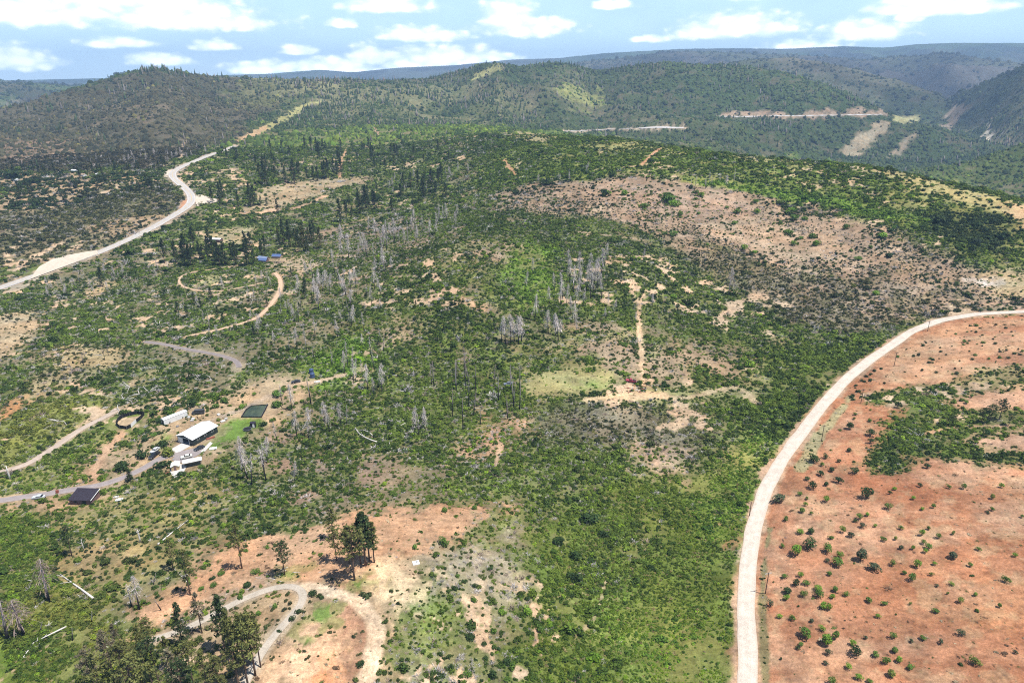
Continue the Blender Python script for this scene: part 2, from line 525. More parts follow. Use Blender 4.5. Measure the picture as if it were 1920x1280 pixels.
CV = CV[:, :, :14]
CV[:] = zone_vals((.215, .18, .10), .80, 'green', .17, 1.0, 0, .5)
JX = (fbm(X, Y, 40, 4, 101) - .5)
JY = (fbm(X, Y, 40, 4, 202) - .5)
KX = (fbm(X, Y, 7, 3, 303) - .5)
KY = (fbm(X, Y, 7, 3, 404) - .5)
JS = np.clip(RG / 400, .5, 6)


def in_poly(x, y, P):
    c = np.zeros(x.shape, bool)
    n = len(P)
    for i in range(n):
        x0, y0 = P[i]; x1, y1 = P[(i + 1) % n]
        if y0 == y1:
            continue
        k = (y0 > y) != (y1 > y)
        c ^= k & (x < (x1 - x0) * (y - y0) / (y1 - y0) + x0)
    return c


def world_poly(px, step=10):
    p = np.array(px + [px[0]], float)
    out = []
    for a, b in zip(p[:-1], p[1:]):
        n = max(1, int(np.hypot(*(b - a)) / step))
        for k in range(n):
            out.append(a + (b - a) * k / n)
    out = np.array(out)
    x, y, r = spot(out[:, 0], out[:, 1])
    return np.stack([x, y], 1)


def poly_mask(px, jit=1.0):
    P = world_poly(px)
    a = np.arctan2(P[:, 0], P[:, 1]); r = np.hypot(P[:, 0], P[:, 1])
    pad = 26 * jit * max(1, np.median(r) / 400)
    i0, i1 = np.searchsorted(TH, [a.min() - pad / r.min(), a.max() + pad / r.min()])
    j0, j1 = np.searchsorted(RR, [max(26, r.min() - pad), r.max() + pad])
    sl = (slice(i0, i1), slice(j0, j1))
    f = 0
    for s, q in ((.5, 4.0), (.8, -3.4), (1.1, 3.4), (1.4, -4.0)):
        k = np.minimum(jit, 1) + .15
        x = X[sl] + JX[sl] * 30 * JS[sl] * jit * s + KX[sl] * 9 * k * q
        y = Y[sl] + JY[sl] * 30 * JS[sl] * jit * s + KY[sl] * 9 * k * q
        f = f + in_poly(x, y, P)
    return sl, f / 4.0


def paint(px, vals, jit=1.0, amount=1.0, soil_only=False):
    sl, f = poly_mask(px, jit)
    f = (f * amount)[..., None]
    if soil_only:
        CV[sl][..., :3] = CV[sl][..., :3] * (1 - f) + np.array(vals)[:3] * f
    else:
        CV[sl] = CV[sl] * (1 - f) + vals * f


def paint_line(px, hw, soil, cover=0.0, soft=.6, ragged=.5):
    L = line(px, 4.0)
    sl, d, _ = near_line(L, hw * 2.2 + 3)
    d = d + (KX[sl] + JX[sl]) * hw * 2 * ragged
    f = (1 - sstep(d, hw * (1 - soft * .5), hw * (1 + soft * .5)))[..., None]
    CV[sl][..., :3] = CV[sl][..., :3] * (1 - f) + np.array(soil) * f
    CV[sl][..., 3:4] = CV[sl][..., 3:4] * (1 - f) + cover * f


TAN, PINK, RED, CREAM, GREENG, OCHRE = (.47, .35, .20), (.51, .31, .185), (.405, .186, .098), (.68, .50, .31), (.19, .24, .06), (.36, .29, .13)
ORANGE, GREYB = (.56, .29, .13), (.30, .25, .20)
# far country (by distance), then the zones the photograph shows
far = sstep(RG, 1150, 1900)[..., None]
CV[:] = CV * (1 - far) + zone_vals((.120, .108, .066), .90, 'dark', .03, 1.2, 12, .8) * far
fr = (sstep(RG, 3300, 5200) * sstep(TH[:, None] + 0 * RG, math.radians(2), math.radians(10)))[..., None]
CV[:] = CV * (1 - fr) + zone_vals((.058, .050, .046), .72, 'burnt', .03, 1.2, 0, .9) * fr
fr = sstep(RG, 5600, 8000)[..., None]
CV[:] = CV * (1 - fr) + zone_vals((.046, .046, .040), .8, 'dark', .0, 1.2, 0, .5) * fr
paint([(-100, 215), (165, 163), (290, 131), (360, 139), (450, 146), (520, 190), (470, 240), (430, 268), (330, 300), (300, 318), (-100, 318)], zone_vals((.125, .108, .075), .80, 'burnt', .10, 1.1, 5, .9))
paint([(-100, 262), (60, 255), (150, 262), (200, 275), (120, 300), (-100, 305)], zone_vals((.26, .18, .125), .58, 'burnt', .1, 1.1, 1, .9), 1.6)
paint([(200, 195), (260, 200), (330, 215), (260, 240), (190, 225)], zone_vals((.19, .15, .105), .66, 'burnt', .1, 1.1, 1, .9), 1.8)
paint([(300, 318), (330, 296), (430, 268), (560, 240), (700, 225), (960, 232), (960, 252), (800, 262), (640, 290), (450, 300), (350, 330)], zone_vals((.21, .19, .10), .78, 'green', .08, 1.1, 5, .8))
paint([(520, 190), (640, 165), (900, 160), (1000, 200), (1000, 235), (700, 235), (560, 245), (480, 250)], zone_vals((.17, .16, .085), .80, 'dark', .05, 1.2, 26, .8))
paint([(450, 146), (640, 152), (640, 165), (520, 190), (430, 200)], zone_vals((.21, .20, .10), .72, 'olive', .05, 1.1, 10, .8))
paint([(470, 250), (500, 236), (560, 201), (600, 186), (606, 189), (570, 205), (512, 241), (480, 254)], zone_vals((.34, .32, .13), .1, 'olive', 0, 1, 0, .3), .25)
paint([(440, 262), (470, 244), (505, 234), (500, 243), (480, 254), (450, 268)], zone_vals((.48, .33, .18), .05, 'olive', 0, 1, 0, .3), .25)
paint([(1060, 160), (1120, 170), (1130, 195), (1080, 205), (1050, 185)], zone_vals((.22, .22, .08), .7, 'green', .02, 1.1, 4, .8), 1.5)
paint([(880, 140), (925, 121), (945, 122), (930, 135), (890, 150)], zone_vals((.32, .31, .13), .3, 'olive', .02, 1.1, 4, .8), .5)
paint([(1345, 214), (1420, 207), (1460, 212), (1560, 207), (1660, 205), (1662, 216), (1500, 219), (1350, 220)], zone_vals((.44, .32, .22), .12, 'burnt', 0, 1, 0, .7), .5)
paint([(1575, 294), (1600, 262), (1645, 229), (1672, 229), (1662, 245), (1615, 290)], zone_vals((.40, .33, .22), .12, 'olive', 0, 1, 0, .6), .35)
paint([(1650, 300), (1690, 268), (1720, 248), (1732, 255), (1690, 290)], zone_vals((.38, .31, .22), .2, 'olive', 0, 1, 0, .6), .5)
paint([(1676, 226), (1690, 218), (1727, 217), (1722, 228), (1695, 233)], zone_vals((.44, .42, .20), .02, 'olive', 0, 1, 0, .3), .25)
paint([(1785, 195), (1800, 195), (1806, 215), (1790, 235), (1765, 250), (1770, 235)], zone_vals((.45, .35, .25), .1, 'olive', 0, 1, 0, .6), .5)
paint([(1835, 230), (1860, 245), (1870, 262), (1850, 262)], zone_vals((.5, .44, .36), .1, 'olive', 0, 1, 0, .6), .5)
# left country
paint([(-100, 316), (60, 322), (200, 324), (270, 333), (300, 342), (230, 352), (150, 372), (100, 400), (60, 405), (-100, 410)], zone_vals((.40, .29, .175), .40, 'dark', .12, 1.5, 4, .7), 1.2)
paint([(-100, 405), (100, 398), (160, 368), (300, 340), (345, 368), (330, 396), (240, 447), (175, 472), (70, 490), (-100, 530)], zone_vals((.235, .195, .12), .78, 'olive', .18, 1.0, 0, .7))
paint([(150, 432), (240, 415), (300, 402), (320, 405), (245, 440), (180, 448)], zone_vals((.40, .29, .18), .42, 'olive', .2, 1, 0, .7))
paint([(-100, 572), (70, 520), (250, 456), (360, 400), (420, 395), (640, 400), (720, 430), (650, 560), (560, 640), (450, 700), (250, 740), (60, 800), (-100, 830)], zone_vals((.215, .19, .11), .86, 'green', .24, 1.0, 0, .6))
paint([(300, 470), (480, 440), (600, 440), (640, 470), (520, 510), (360, 510)], zone_vals((.20, .17, .10), .75, 'green', .15, 1.0, 0, .6))
paint([(250, 440), (350, 400), (420, 385), (520, 395), (500, 430), (400, 445), (300, 460)], zone_vals((.2, .17, .1), .86, 'green', .08, 1.0, 0, .6))
paint([(540, 330), (700, 300), (860, 300), (860, 350), (760, 380), (640, 380), (560, 360)], zone_vals((.24, .22, .12), .70, 'green', .10, 1.0, 2, .6))
for P_, c_ in (([(478, 355), (520, 345), (600, 336), (690, 333), (700, 342), (650, 348), (600, 362), (560, 380), (520, 388), (480, 392), (470, 398), (440, 400), (490, 372)], (.40, .31, .19)),
              ([(370, 442), (430, 430), (470, 430), (475, 452), (440, 462), (395, 460), (375, 450)], (.40, .33, .19)),
              ([(368, 520), (400, 512), (415, 518), (410, 530), (375, 532)], (.36, .34, .17)),
              ([(495, 490), (540, 478), (580, 485), (600, 500), (565, 520), (560, 540), (545, 520), (500, 505)], (.44, .34, .22)),
              ([(190, 524), (215, 532), (200, 548), (175, 562), (160, 566)], TAN)):
    paint(P_, zone_vals(c_, .14, 'green', .15, .9, 0, .6), .5)
paint([(-100, 600), (-20, 590), (60, 584), (92, 600), (78, 640), (20, 668), (-100, 700)], zone_vals((.48, .37, .23), .10, 'olive', .1, .9, 0, .5), .6)
paint([(95, 690), (110, 650), (150, 640), (190, 655), (235, 660), (228, 690), (160, 700), (120, 735), (70, 765), (40, 770), (85, 720)], zone_vals((.38, .30, .165), .20, 'olive', .15, .9, 0, .6), .8)
paint([(-60, 800), (0, 785), (32, 752), (80, 744), (62, 766), (10, 792), (-40, 815)], zone_vals(ORANGE, .03, 'olive', 0, .9, 0, .6), .5)
paint([(40, 790), (150, 745), (230, 735), (240, 765), (150, 800), (100, 835), (0, 880), (-60, 890), (-60, 830)], zone_vals((.26, .25, .10), .72, 'yellow', .12, 1.0, 0, .6))
paint([(-60, 895), (60, 875), (160, 810), (225, 790), (240, 815), (190, 880), (120, 900), (-60, 935)], zone_vals((.29, .26, .11), .60, 'green', .12, 1.0, 0, .6))
# farm yard
YARD = zone_vals((.43, .32, .20), .12, 'green', .03, 1.0, 0, .5)
paint([(330, 762), (420, 738), (470, 715), (545, 706), (615, 700), (612, 715), (590, 735), (560, 765), (530, 810), (480, 800), (470, 830), (410, 860), (385, 885), (345, 900), (300, 882), (250, 905), (200, 925), (235, 900), (180, 890), (205, 850), (265, 835), (290, 800)], YARD, .6)
paint([(120, 930), (200, 925), (240, 915), (225, 950), (190, 960), (130, 965), (60, 970), (-60, 975), (-60, 950)], zone_vals((.47, .33, .20), .16, 'green', .03, 1.0, 0, .5), .6)
paint([(110, 905), (150, 895), (180, 865), (205, 830), (230, 812), (215, 845), (200, 880), (190, 905)], zone_vals((.47, .30, .19), .1, 'green', .03, 1.0, 0, .5), .6)
paint([(390, 838), (412, 826), (430, 792), (470, 782), (505, 785), (498, 806), (470, 822), (440, 832), (400, 845)], zone_vals((.155, .235, .045), .01, 'green', 0, .8, 0, .3), .4)
paint([(312, 815), (335, 800), (335, 832), (345, 845), (330, 850), (310, 835)], zone_vals((.20, .26, .07), .05, 'green', 0, .8, 0, .3), .4)
# lower left
paint([(-60, 975), (130, 965), (220, 935), (320, 902), (400, 905), (430, 950), (410, 1010), (345, 1060), (270, 1120), (160, 1160), (40, 1120), (-60, 1080)], zone_vals((.285, .245, .105), .36, 'green', .08, .95, 0, .7))
paint([(90, 1065), (140, 1040), (220, 1010), (250, 1040), (240, 1080), (170, 1090)], zone_vals((.36, .26, .13), .10, 'olive', .1, .9, 0, .7))
paint([(-60, 960), (60, 960), (130, 985), (110, 1040), (50, 1070), (60, 1110), (20, 1150), (-60, 1150)], zone_vals((.15, .17, .055), .75, 'lush', .04, .9, 0, .6))
paint([(-60, 1140), (60, 1110), (180, 1130), (250, 1180), (330, 1220), (300, 1320), (-60, 1320)], zone_vals((.17, .17, .06), .70, 'yellow', .08, .9, 0, .6))
paint([(-60, 1230), (40, 1180), (130, 1190), (170, 1230), (60, 1310), (-60, 1310)], zone_vals((.16, .19, .05), .85, 'lush', .02, .9, 0, .6))
BARE = zone_vals(PINK, .03, 'green', .02, .7, 0, .5)
paint([(355, 1105), (385, 1040), (450, 1010), (560, 985), (640, 962), (760, 945), (950, 938), (967, 945), (900, 1002), (850, 1022), (792, 1050), (800, 1066), (830, 1070), (800, 1110), (700, 1142), (640, 1112), (560, 1120), (480, 1112), (420, 1135), (330, 1165), (270, 1188), (240, 1165), (300, 1130)], BARE, .5)
paint([(270, 1200), (400, 1150), (520, 1100), (600, 1108), (725, 1130), (760, 1180), (725, 1240), (690, 1320), (470, 1320), (380, 1320), (390, 1220)], zone_vals((.40, .29, .175), .12, 'olive', .05, .7, 0, .6), .5)
paint([(600, 1160), (640, 1130), (700, 1150), (735, 1180), (715, 1240), (690, 1290), (640, 1280), (620, 1220)], zone_vals((.44, .265, .17), .01, 'olive', 0, .7, 0, .5), 1.2)
paint([(470, 1320), (500, 1240), (560, 1205), (600, 1188), (645, 1200), (640, 1250), (620, 1320)], zone_vals((.66, .43, .27), .02, 'olive', 0, .7, 0, .5), .6)
paint([(560, 1300), (590, 1250), (640, 1245), (640, 1290), (600, 1320)], zone_vals((.62, .31, .16), .0, 'olive', 0, .7, 0, .5), .6)
paint([(645, 1100), (690, 1078), (735, 1082), (715, 1110), (665, 1118)], zone_vals((.17, .24, .06), .12, 'lush', 0, .6, 0, .3), .4)
paint([(570, 1215), (560, 1190), (595, 1135), (645, 1135), (622, 1170), (600, 1195)], zone_vals((.17, .24, .06), .12, 'lush', 0, .6, 0, .3), .4)
paint([(480, 1085), (520, 1068), (580, 1062), (560, 1085), (500, 1095)], zone_vals((.25, .26, .08), .3, 'lush', 0, .6, 0, .3), .5)
paint([(355, 1140), (440, 1105), (520, 1080), (520, 1092), (440, 1120), (380, 1150)], zone_vals((.48, .36, .26), .16, 'olive', .3, .7, 0, .8), .5)
paint([(822, 1072), (860, 1010), (960, 955), (1002, 978), (1030, 1010), (1012, 1062), (992, 1120), (962, 1200), (930, 1320), (690, 1320), (735, 1200), (790, 1130)], zone_vals((.285, .255, .155), .66, 'green', .46, .72, 0, .9), .9)
paint([(855, 1060), (900, 1020), (960, 1020), (930, 1070), (870, 1090)], zone_vals((.40, .33, .25), .42, 'olive', .75, .75, 0, .9), .9)
paint([(770, 1190), (800, 1140), (860, 1120), (880, 1150), (840, 1190), (790, 1205)], zone_vals((.20, .24, .07), .55, 'lush', .05, .7, 0, .5), .8)
paint([(895, 1000), (965, 948), (985, 955), (960, 985), (900, 1012)], zone_vals((.24, .26, .09), .5, 'lush', .05, .6, 0, .5), .5)
paint([(705, 1185), (715, 1130), (690, 1060), (715, 1040), (760, 1070), (830, 1068), (822, 1100), (780, 1130), (740, 1175)], zone_vals(CREAM, .01, 'olive', 0, .7, 0, .4), .6)
# valley floor
paint([(1020, 1000), (1150, 940), (1260, 880), (1420, 850), (1440, 880), (1404, 1000), (1376, 1100), (1376, 1320), (930, 1320), (965, 1200), (995, 1110)], zone_vals((.18, .20, .055), .62, 'lush', .02, .74, 0, .4))
paint([(1200, 980), (1400, 950), (1385, 1060), (1378, 1320), (1160, 1320), (1150, 1150)], zone_vals((.15, .19, .04), .52, 'lush', .01, .62, 0, .3))
paint([(1130, 1180), (1260, 1150), (1380, 1180), (1378, 1300), (1180, 1300)], zone_vals((.21, .22, .065), .5, 'lime', .02, .6, 0, .5), 1.5)
paint([(1340, 830), (1390, 800), (1450, 805), (1440, 850), (1400, 890), (1350, 880)], zone_vals((.30, .30, .09), .45, 'lime', .02, .8, 0, .4))
paint([(1350, 700), (1440, 660), (1560, 640), (1640, 640), (1560, 720), (1500, 790), (1440, 830), (1380, 790)], zone_vals((.17, .18, .06), .9, 'green', .03, 1.15, 0, .4))
paint([(1030, 1020), (1180, 960), (1230, 1020), (1150, 1100), (1040, 1120)], zone_vals((.19, .19, .07), .85, 'green', .06, .8, 0, .4))
paint([(1330, 900), (1400, 880), (1420, 900), (1398, 1010), (1360, 1040), (1330, 980)], zone_vals((.22, .24, .07), .6, 'lime', .02, .65, 0, .4), 1.2)
# middle
paint([(560, 900), (700, 860), (960, 870), (1100, 880), (1100, 935), (760, 938), (560, 975)], zone_vals((.22, .18, .11), .78, 'green', .20, .85, 0, .6))
paint([(420, 860), (560, 800), (700, 820), (720, 900), (560, 980), (440, 980), (420, 920)], zone_vals((.28, .2, .14), .72, 'green', .15, .9, 0, .6))
paint([(985, 760), (1150, 745), (1300, 768), (1320, 830), (1250, 875), (1150, 845), (1030, 830)], zone_vals((.25, .22, .15), .74, 'olive', .34, .75, 0, .6))
paint([(785, 855), (850, 828), (900, 795), (950, 765), (1005, 765), (990, 805), (930, 850), (870, 868)], zone_vals((.47, .30, .19), .34, 'green', .25, .8, 0, .7), 1.1)
paint([(1160, 860), (1190, 815), (1250, 830), (1290, 860), (1230, 890)], zone_vals((.46, .32, .22), .35, 'green', .3, .8, 0, .7), 1.0)
paint([(985, 722), (1000, 702), (1060, 690), (1130, 682), (1165, 700), (1140, 725), (1060, 738), (995, 738)], zone_vals((.37, .335, .150), .06, 'lime', .03, .7, 0, .5), .5)
paint([(1060, 720), (1110, 708), (1140, 716), (1110, 728)], zone_vals((.25, .30, .09), .05, 'lime', 0, .7, 0, .4), .6)
paint([(1165, 745), (1215, 735), (1330, 728), (1370, 712), (1430, 690), (1440, 720), (1400, 745), (1340, 752), (1240, 752)], zone_vals((.33, .31, .135), .25, 'green', .05, .9, 0, .5), .6)
paint([(1100, 640), (1200, 625), (1330, 650), (1420, 690), (1380, 715), (1240, 725), (1140, 690)], zone_vals((.36, .265, .17), .74, 'green', .15, .85, 0, .7), 1.5)
paint([(1020, 650), (1100, 615), (1190, 625), (1170, 660), (1080, 680)], zone_vals((.40, .285, .185), .66, 'green', .2, .8, 0, .7), 1.6)
paint([(880, 430), (960, 440), (1020, 470), (1010, 500), (940, 490), (890, 510), (840, 480)], zone_vals((.36, .26, .17), .64, 'green', .2, .85, 0, .7), 1.8)
paint([(700, 640), (760, 590), (820, 600), (790, 640), (720, 660)], zone_vals((.38, .29, .19), .45, 'green', .15, .8, 0, .7), 1.2)
paint([(960, 445), (1050, 470), (1020, 560), (985, 580), (950, 520)], zone_vals((.17, .19, .06), .88, 'lime', .03, 1.05, 0, .4))
paint([(580, 660), (700, 620), (720, 690), (620, 740), (560, 720)], zone_vals((.17, .19, .06), .85, 'lime', .08, 1.05, 0, .4))
paint([(860, 560), (880, 556), (920, 575), (915, 585), (880, 572)], zone_vals((.50, .33, .20), .05, 'green', 0, .8, 0, .6), .4)
paint([(560, 440), (720, 400), (860, 410), (840, 450), (700, 490), (600, 500)], zone_vals((.29, .22, .15), .60, 'green', .28, .95, 0, .7))
# the brown slope across the gully
paint([(900, 372), (1000, 340), (1150, 335), (1300, 340), (1450, 362), (1600, 402), (1750, 468), (1850, 500), (1960, 525), (1960, 575), (1800, 585), (1650, 560), (1550, 525), (1450, 500), (1350, 470), (1250, 440), (1100, 402), (950, 392)], zone_vals((.375, .265, .18), .46, 'dark', .30, .85, 0, .9))
paint([(1310, 408), (1400, 402), (1500, 430), (1570, 468), (1560, 500), (1450, 478), (1340, 448)], zone_vals((.46, .335, .225), .12, 'green', .2, .9, 0, .7), 1.4)
paint([(1130, 350), (1300, 360), (1400, 380), (1380, 410), (1250, 405), (1130, 375)], zone_vals((.41, .29, .205), .34, 'green', .3, .85, 0, .8))
paint([(1450, 500), (1550, 522), (1650, 512), (1800, 545), (1850, 575), (1700, 600), (1600, 630), (1450, 590), (1370, 540)], zone_vals((.36, .27, .19), .66, 'olive', .28, .85, 0, .7))
paint([(1250, 440), (1350, 470), (1450, 500), (1370, 540), (1280, 500)], zone_vals((.34, .255, .17), .62, 'olive', .2, .85, 0, .7))
paint([(940, 262), (1000, 246), (1150, 257), (1300, 279), (1400, 294), (1600, 306), (1800, 346), (1960, 385), (1960, 500), (1850, 482), (1700, 430), (1550, 378), (1400, 347), (1200, 327), (960, 338), (880, 365)], zone_vals((.27, .26, .09), .80, 'lush', .05, 1.0, 0, .5))
paint([(960, 246), (1040, 252), (1045, 265), (1000, 268), (950, 258)], zone_vals((.38, .32, .16), .15, 'green', .05, 1.0, 0, .5), .7)
paint([(1080, 262), (1230, 268), (1300, 282), (1220, 286), (1100, 280)], zone_vals((.33, .31, .12), .40, 'green', .05, 1.0, 0, .5), 1.2)
paint([(1380, 294), (1470, 296), (1500, 304), (1420, 310)], zone_vals((.36, .32, .14), .30, 'green', .05, 1.0, 0, .5), .8)
paint([(1640, 322), (1700, 324), (1800, 350), (1960, 392), (1960, 415), (1800, 385), (1690, 350)], zone_vals((.40, .34, .15), .22, 'green', .05, 1.0, 0, .5), .7)
paint([(1870, 395), (1900, 380), (1960, 395), (1960, 440), (1900, 430)], zone_vals((.50, .33, .18), .08, 'green', .0, 1.0, 0, .5), .6)
paint([(1280, 326), (1450, 352), (1600, 378), (1760, 414), (1760, 430), (1600, 398), (1450, 370), (1280, 341)], zone_vals((.22, .25, .06), .95, 'lime', .0, 1.0, 0, .4), .5)
paint([(1700, 400), (1850, 400), (1900, 430), (1880, 480), (1780, 455)], zone_vals((.15, .16, .05), .95, 'dark', .0, 1.3, 0, .4), .8)
paint([(1845, 512), (1900, 505), (1960, 510), (1960, 560), (1870, 552)], zone_vals((.48, .38, .22), .10, 'green', .0, .9, 0, .5), .6)
paint([(1828, 525), (1850, 517), (1878, 520), (1880, 530), (1850, 538)], zone_vals((.62, .55, .48), .02, 'green', .0, .9, 0, .6), .4)
# the red field beyond the gravel road
FIELD = [(1404, 1340), (1404, 1240), (1400, 1080), (1418, 970), (1436, 915), (1495, 822), (1562, 738), (1630, 675), (1710, 620), (1790, 598), (1960, 588), (2080, 588), (2100, 1340)]
paint(FIELD, zone_vals(RED, .004, 'green', .1, .5, 0, .4), .12)
paint([(1640, 690), (1710, 630), (1790, 604), (1990, 596), (1990, 690), (1850, 688), (1780, 712), (1640, 728)], zone_vals((.51, .295, .17), .012, 'green', .3, .5, 0, .5), .5)
paint([(1430, 1330), (1430, 1100), (1460, 930), (1560, 780), (1680, 800), (1600, 900), (1700, 1000), (1600, 1150), (1640, 1330)], zone_vals((.43, .212, .120), .004, 'green', .1, .5, 0, .4), 1.5)
for P_ in ([(1720, 1150), (1900, 1080), (1960, 1100), (1960, 1260), (1800, 1290)], [(1800, 880), (1960, 870), (1960, 960), (1850, 940)], [(1660, 1030), (1740, 1010), (1760, 1050), (1680, 1070)], [(1500, 1230), (1620, 1210), (1640, 1290), (1500, 1300)]):
    paint(P_, (.50, .265, .14), 2.2, .6, True)
for P_ in ([(1780, 970), (1900, 985), (1960, 1020), (1900, 1060), (1790, 1030)], [(1650, 900), (1790, 890), (1800, 950), (1680, 950)]):
    paint(P_, (.35, .145, .070), 2.2, .5, True)
sl, f = poly_mask([(1425, 1330), (1425, 1100), (1450, 960), (1600, 760), (1720, 640), (1990, 596), (2080, 600), (2080, 1330)], .1)
m1 = sstep(fbm(X[sl] * .55 + Y[sl] * .3, Y[sl] * .9, 16, 5, 611, .6), .46, .64) * f
m2 = sstep(fbm(X[sl] * .6 + Y[sl] * .4, Y[sl] * .9, 26, 5, 612, .6), .50, .66) * f
m3 = sstep(fbm(X[sl], Y[sl], 7, 4, 613, .65), .54, .66) * f
CV[sl][..., :3] = CV[sl][..., :3] * (1 - m1[..., None] * .55) + np.array([.60, .37, .235]) * m1[..., None] * .55
CV[sl][..., :3] = CV[sl][..., :3] * (1 - m2[..., None] * .5) + np.array([.34, .13, .065]) * m2[..., None] * .5
CV[sl][..., :3] = CV[sl][..., :3] * (1 - m3[..., None] * .30) + np.array([.50, .40, .24]) * m3[..., None] * .30
paint([(1614, 737), (1680, 727), (1790, 713), (1850, 688), (1990, 684), (1990, 880), (1800, 864), (1722, 858), (1700, 882), (1650, 890), (1613, 876), (1640, 838), (1690, 788), (1706, 765), (1640, 758)], zone_vals((.17, .16, .065), .92, 'green', .08, 1.0, 0, .5), .35)
paint([(1780, 712), (1860, 688), (1990, 684), (1990, 700), (1880, 712), (1800, 722)], zone_vals((.36, .29, .14), .3, 'green', .05, .8, 0, .5), .5)
paint([(1778, 757), (1800, 743), (1880, 728), (1990, 722), (1990, 776), (1880, 766), (1800, 767)], zone_vals((.54, .32, .20), .02, 'green', .1, .6, 0, .5), .3)
paint([(1806, 836), (1830, 814), (1900, 811), (1990, 815), (1990, 852), (1880, 843)], zone_vals((.55, .33, .21), .02, 'green', .1, .6, 0, .5), .3)
paint_line([(1735, 812), (1790, 802), (1850, 798), (1960, 800)], .9, (.52, .32, .2), 0)

# bare verges and trails
paint_line(ROADS['gravel_road'][0], 3.9, (.48, .32, .21), 0, .5, .7)
paint_line(ROADS['highway'][0], 7.0, (.44, .36, .27), 0, .5, .6)
paint_line(ROADS['driveway'][0], 3.4, (.45, .34, .22), 0, .5, .4)
paint_line(ROADS['track'][0], 2.6, (.42, .33, .22), 0, .5, .4)
paint_line(ROADS['loop_track'][0], 2.1, (.46, .36, .25), 0, .5, .4)
paint_line(ROADS['house_track'][0], 2.4, (.52, .36, .23), 0, .5, .4)
paint_line(ROADS['hill_track'][0], 3.0, (.36, .29, .19), 0, .5, .4)
paint_line(ROADS['ring_track'][0], 1.6, (.48, .35, .23), 0, .5, .4)
paint_line(ROADS['far_highway'][0], 12, (.42, .33, .24), 0, .5, .5)
paint_line(ROADS['canyon_road'][0], 8, (.46, .36, .26), 0, .5, .5)
paint_line([(1436, 1330), (1434, 1240), (1430, 1150), (1430, 1090), (1436, 1030), (1446, 985)], 1.0, (.24, .20, .10), .35, .6, .8)
paint_line([(1500, 880), (1540, 812), (1575, 770), (1600, 742)], 2.2, (.36, .31, .17), .15, .6, .8)
TR = (.56, .37, .22)
for pts, hw, c_ in (
        ([(1206, 722), (1205, 700), (1203, 660), (1198, 620), (1197, 585), (1202, 556), (1212, 548)], 1.25, (.60, .42, .26)),
        ([(1100, 750), (1160, 741), (1230, 744), (1290, 746), (1330, 736), (1370, 724), (1400, 733), (1416, 756)], 1.7, (.56, .43, .26)),
        ([(1180, 742), (1215, 738), (1250, 742)], 4.0, (.56, .40, .24)),
        ([(178, 903), (182, 872), (200, 842), (225, 816), (236, 808)], 1.9, (.50, .33, .21)),
        ([(575, 1102), (620, 1111), (665, 1124), (700, 1152), (706, 1190), (696, 1240), (678, 1320)], 2.4, (.74, .57, .40)),
        ([(845, 1180), (760, 1120), (720, 1080)], .4, (.62, .46, .3)),
        ([(930, 870), (936, 845), (940, 826)], 1.1, (.52, .36, .23)),
        ([(650, 279), (642, 295), (637, 318), (638, 335)], 2.6, (.53, .32, .18)),
        ([(945, 300), (955, 315), (968, 330)], 2.6, (.53, .30, .17)),
        ([(1204, 308), (1218, 294), (1237, 279)], 2.4, (.54, .30, .17)),
        ([(1204, 309), (1235, 307), (1262, 298)], 2.0, (.52, .33, .18)),
        ([(1110, 318), (1150, 316), (1200, 310)], 1.6, (.46, .33, .2)),
        ([(700, 240), (707, 248), (714, 257)], 5, (.52, .34, .22)),
        ([(345, 268), (338, 300), (340, 285)], 3.0, (.4, .3, .2)),
        ([(610, 367), (560, 390), (500, 398), (450, 400)], 3.4, (.50, .33, .21)),
        ([(580, 400), (510, 404), (480, 408)], 1.6, (.44, .34, .22)),
        ([(120, 1190), (60, 1230), (0, 1275)], .5, (.4, .3, .18)),
        ([(540, 720), (600, 716), (650, 700)], 2.2, (.50, .36, .24)),
        ([(330, 838), (365, 806), (392, 790), (440, 772), (500, 745), (560, 728)], 2.0, (.42, .335, .245)),
        ([(1050, 430), (1250, 455), (1400, 480), (1560, 520)], 1.2, (.46, .33, .23)),
        ([(940, 372), (1060, 392), (1200, 420)], 1.4, (.47, .33, .24)),
        ([(1135, 1090), (1120, 1150), (1095, 1180)], .8, (.40, .32, .18)),
        ([(30, 545), (60, 530), (75, 518)], 2.4, (.42, .35, .26)),
        ([(0, 556), (20, 545), (40, 533)], 2.4, (.42, .35, .26))):
    paint_line(pts, hw, c_)
# red cut bank inside the highway bend
paint_line([(300, 420), (330, 402), (345, 390), (350, 372)], 3.0, (.50, .27, .16), 0, .6, .6)

# far slopes: thick scrub in the hollows, thin burnt cover on the spurs
fm = sstep(RG, 1300, 2600)
hol = sstep(er + .55 + (fbm(X, Y, 220, 4, 61) - .5) * .5, .38, .80)
CV[..., 3] *= 1 - fm * hol * .55
CV[..., :3] *= (1 + fm * (hol - .5) * .5)[..., None]
mot = fbm(X, Y, 420, 6, 977, .62)
f3 = sstep(RG, 1800, 4000)
CV[..., :10] *= np.concatenate([np.repeat((1 + f3 * (sstep(mot, .36, .64) - .45) * 1.0)[..., None], 3, 2), np.ones(mot.shape + (1,)), np.repeat((1 + f3 * (sstep(mot, .36, .64) - .5) * .7)[..., None], 6, 2)], 2)
CV[..., :3] *= (1 - .20 * (1 - sstep(RG, 1200, 2500)))[..., None]
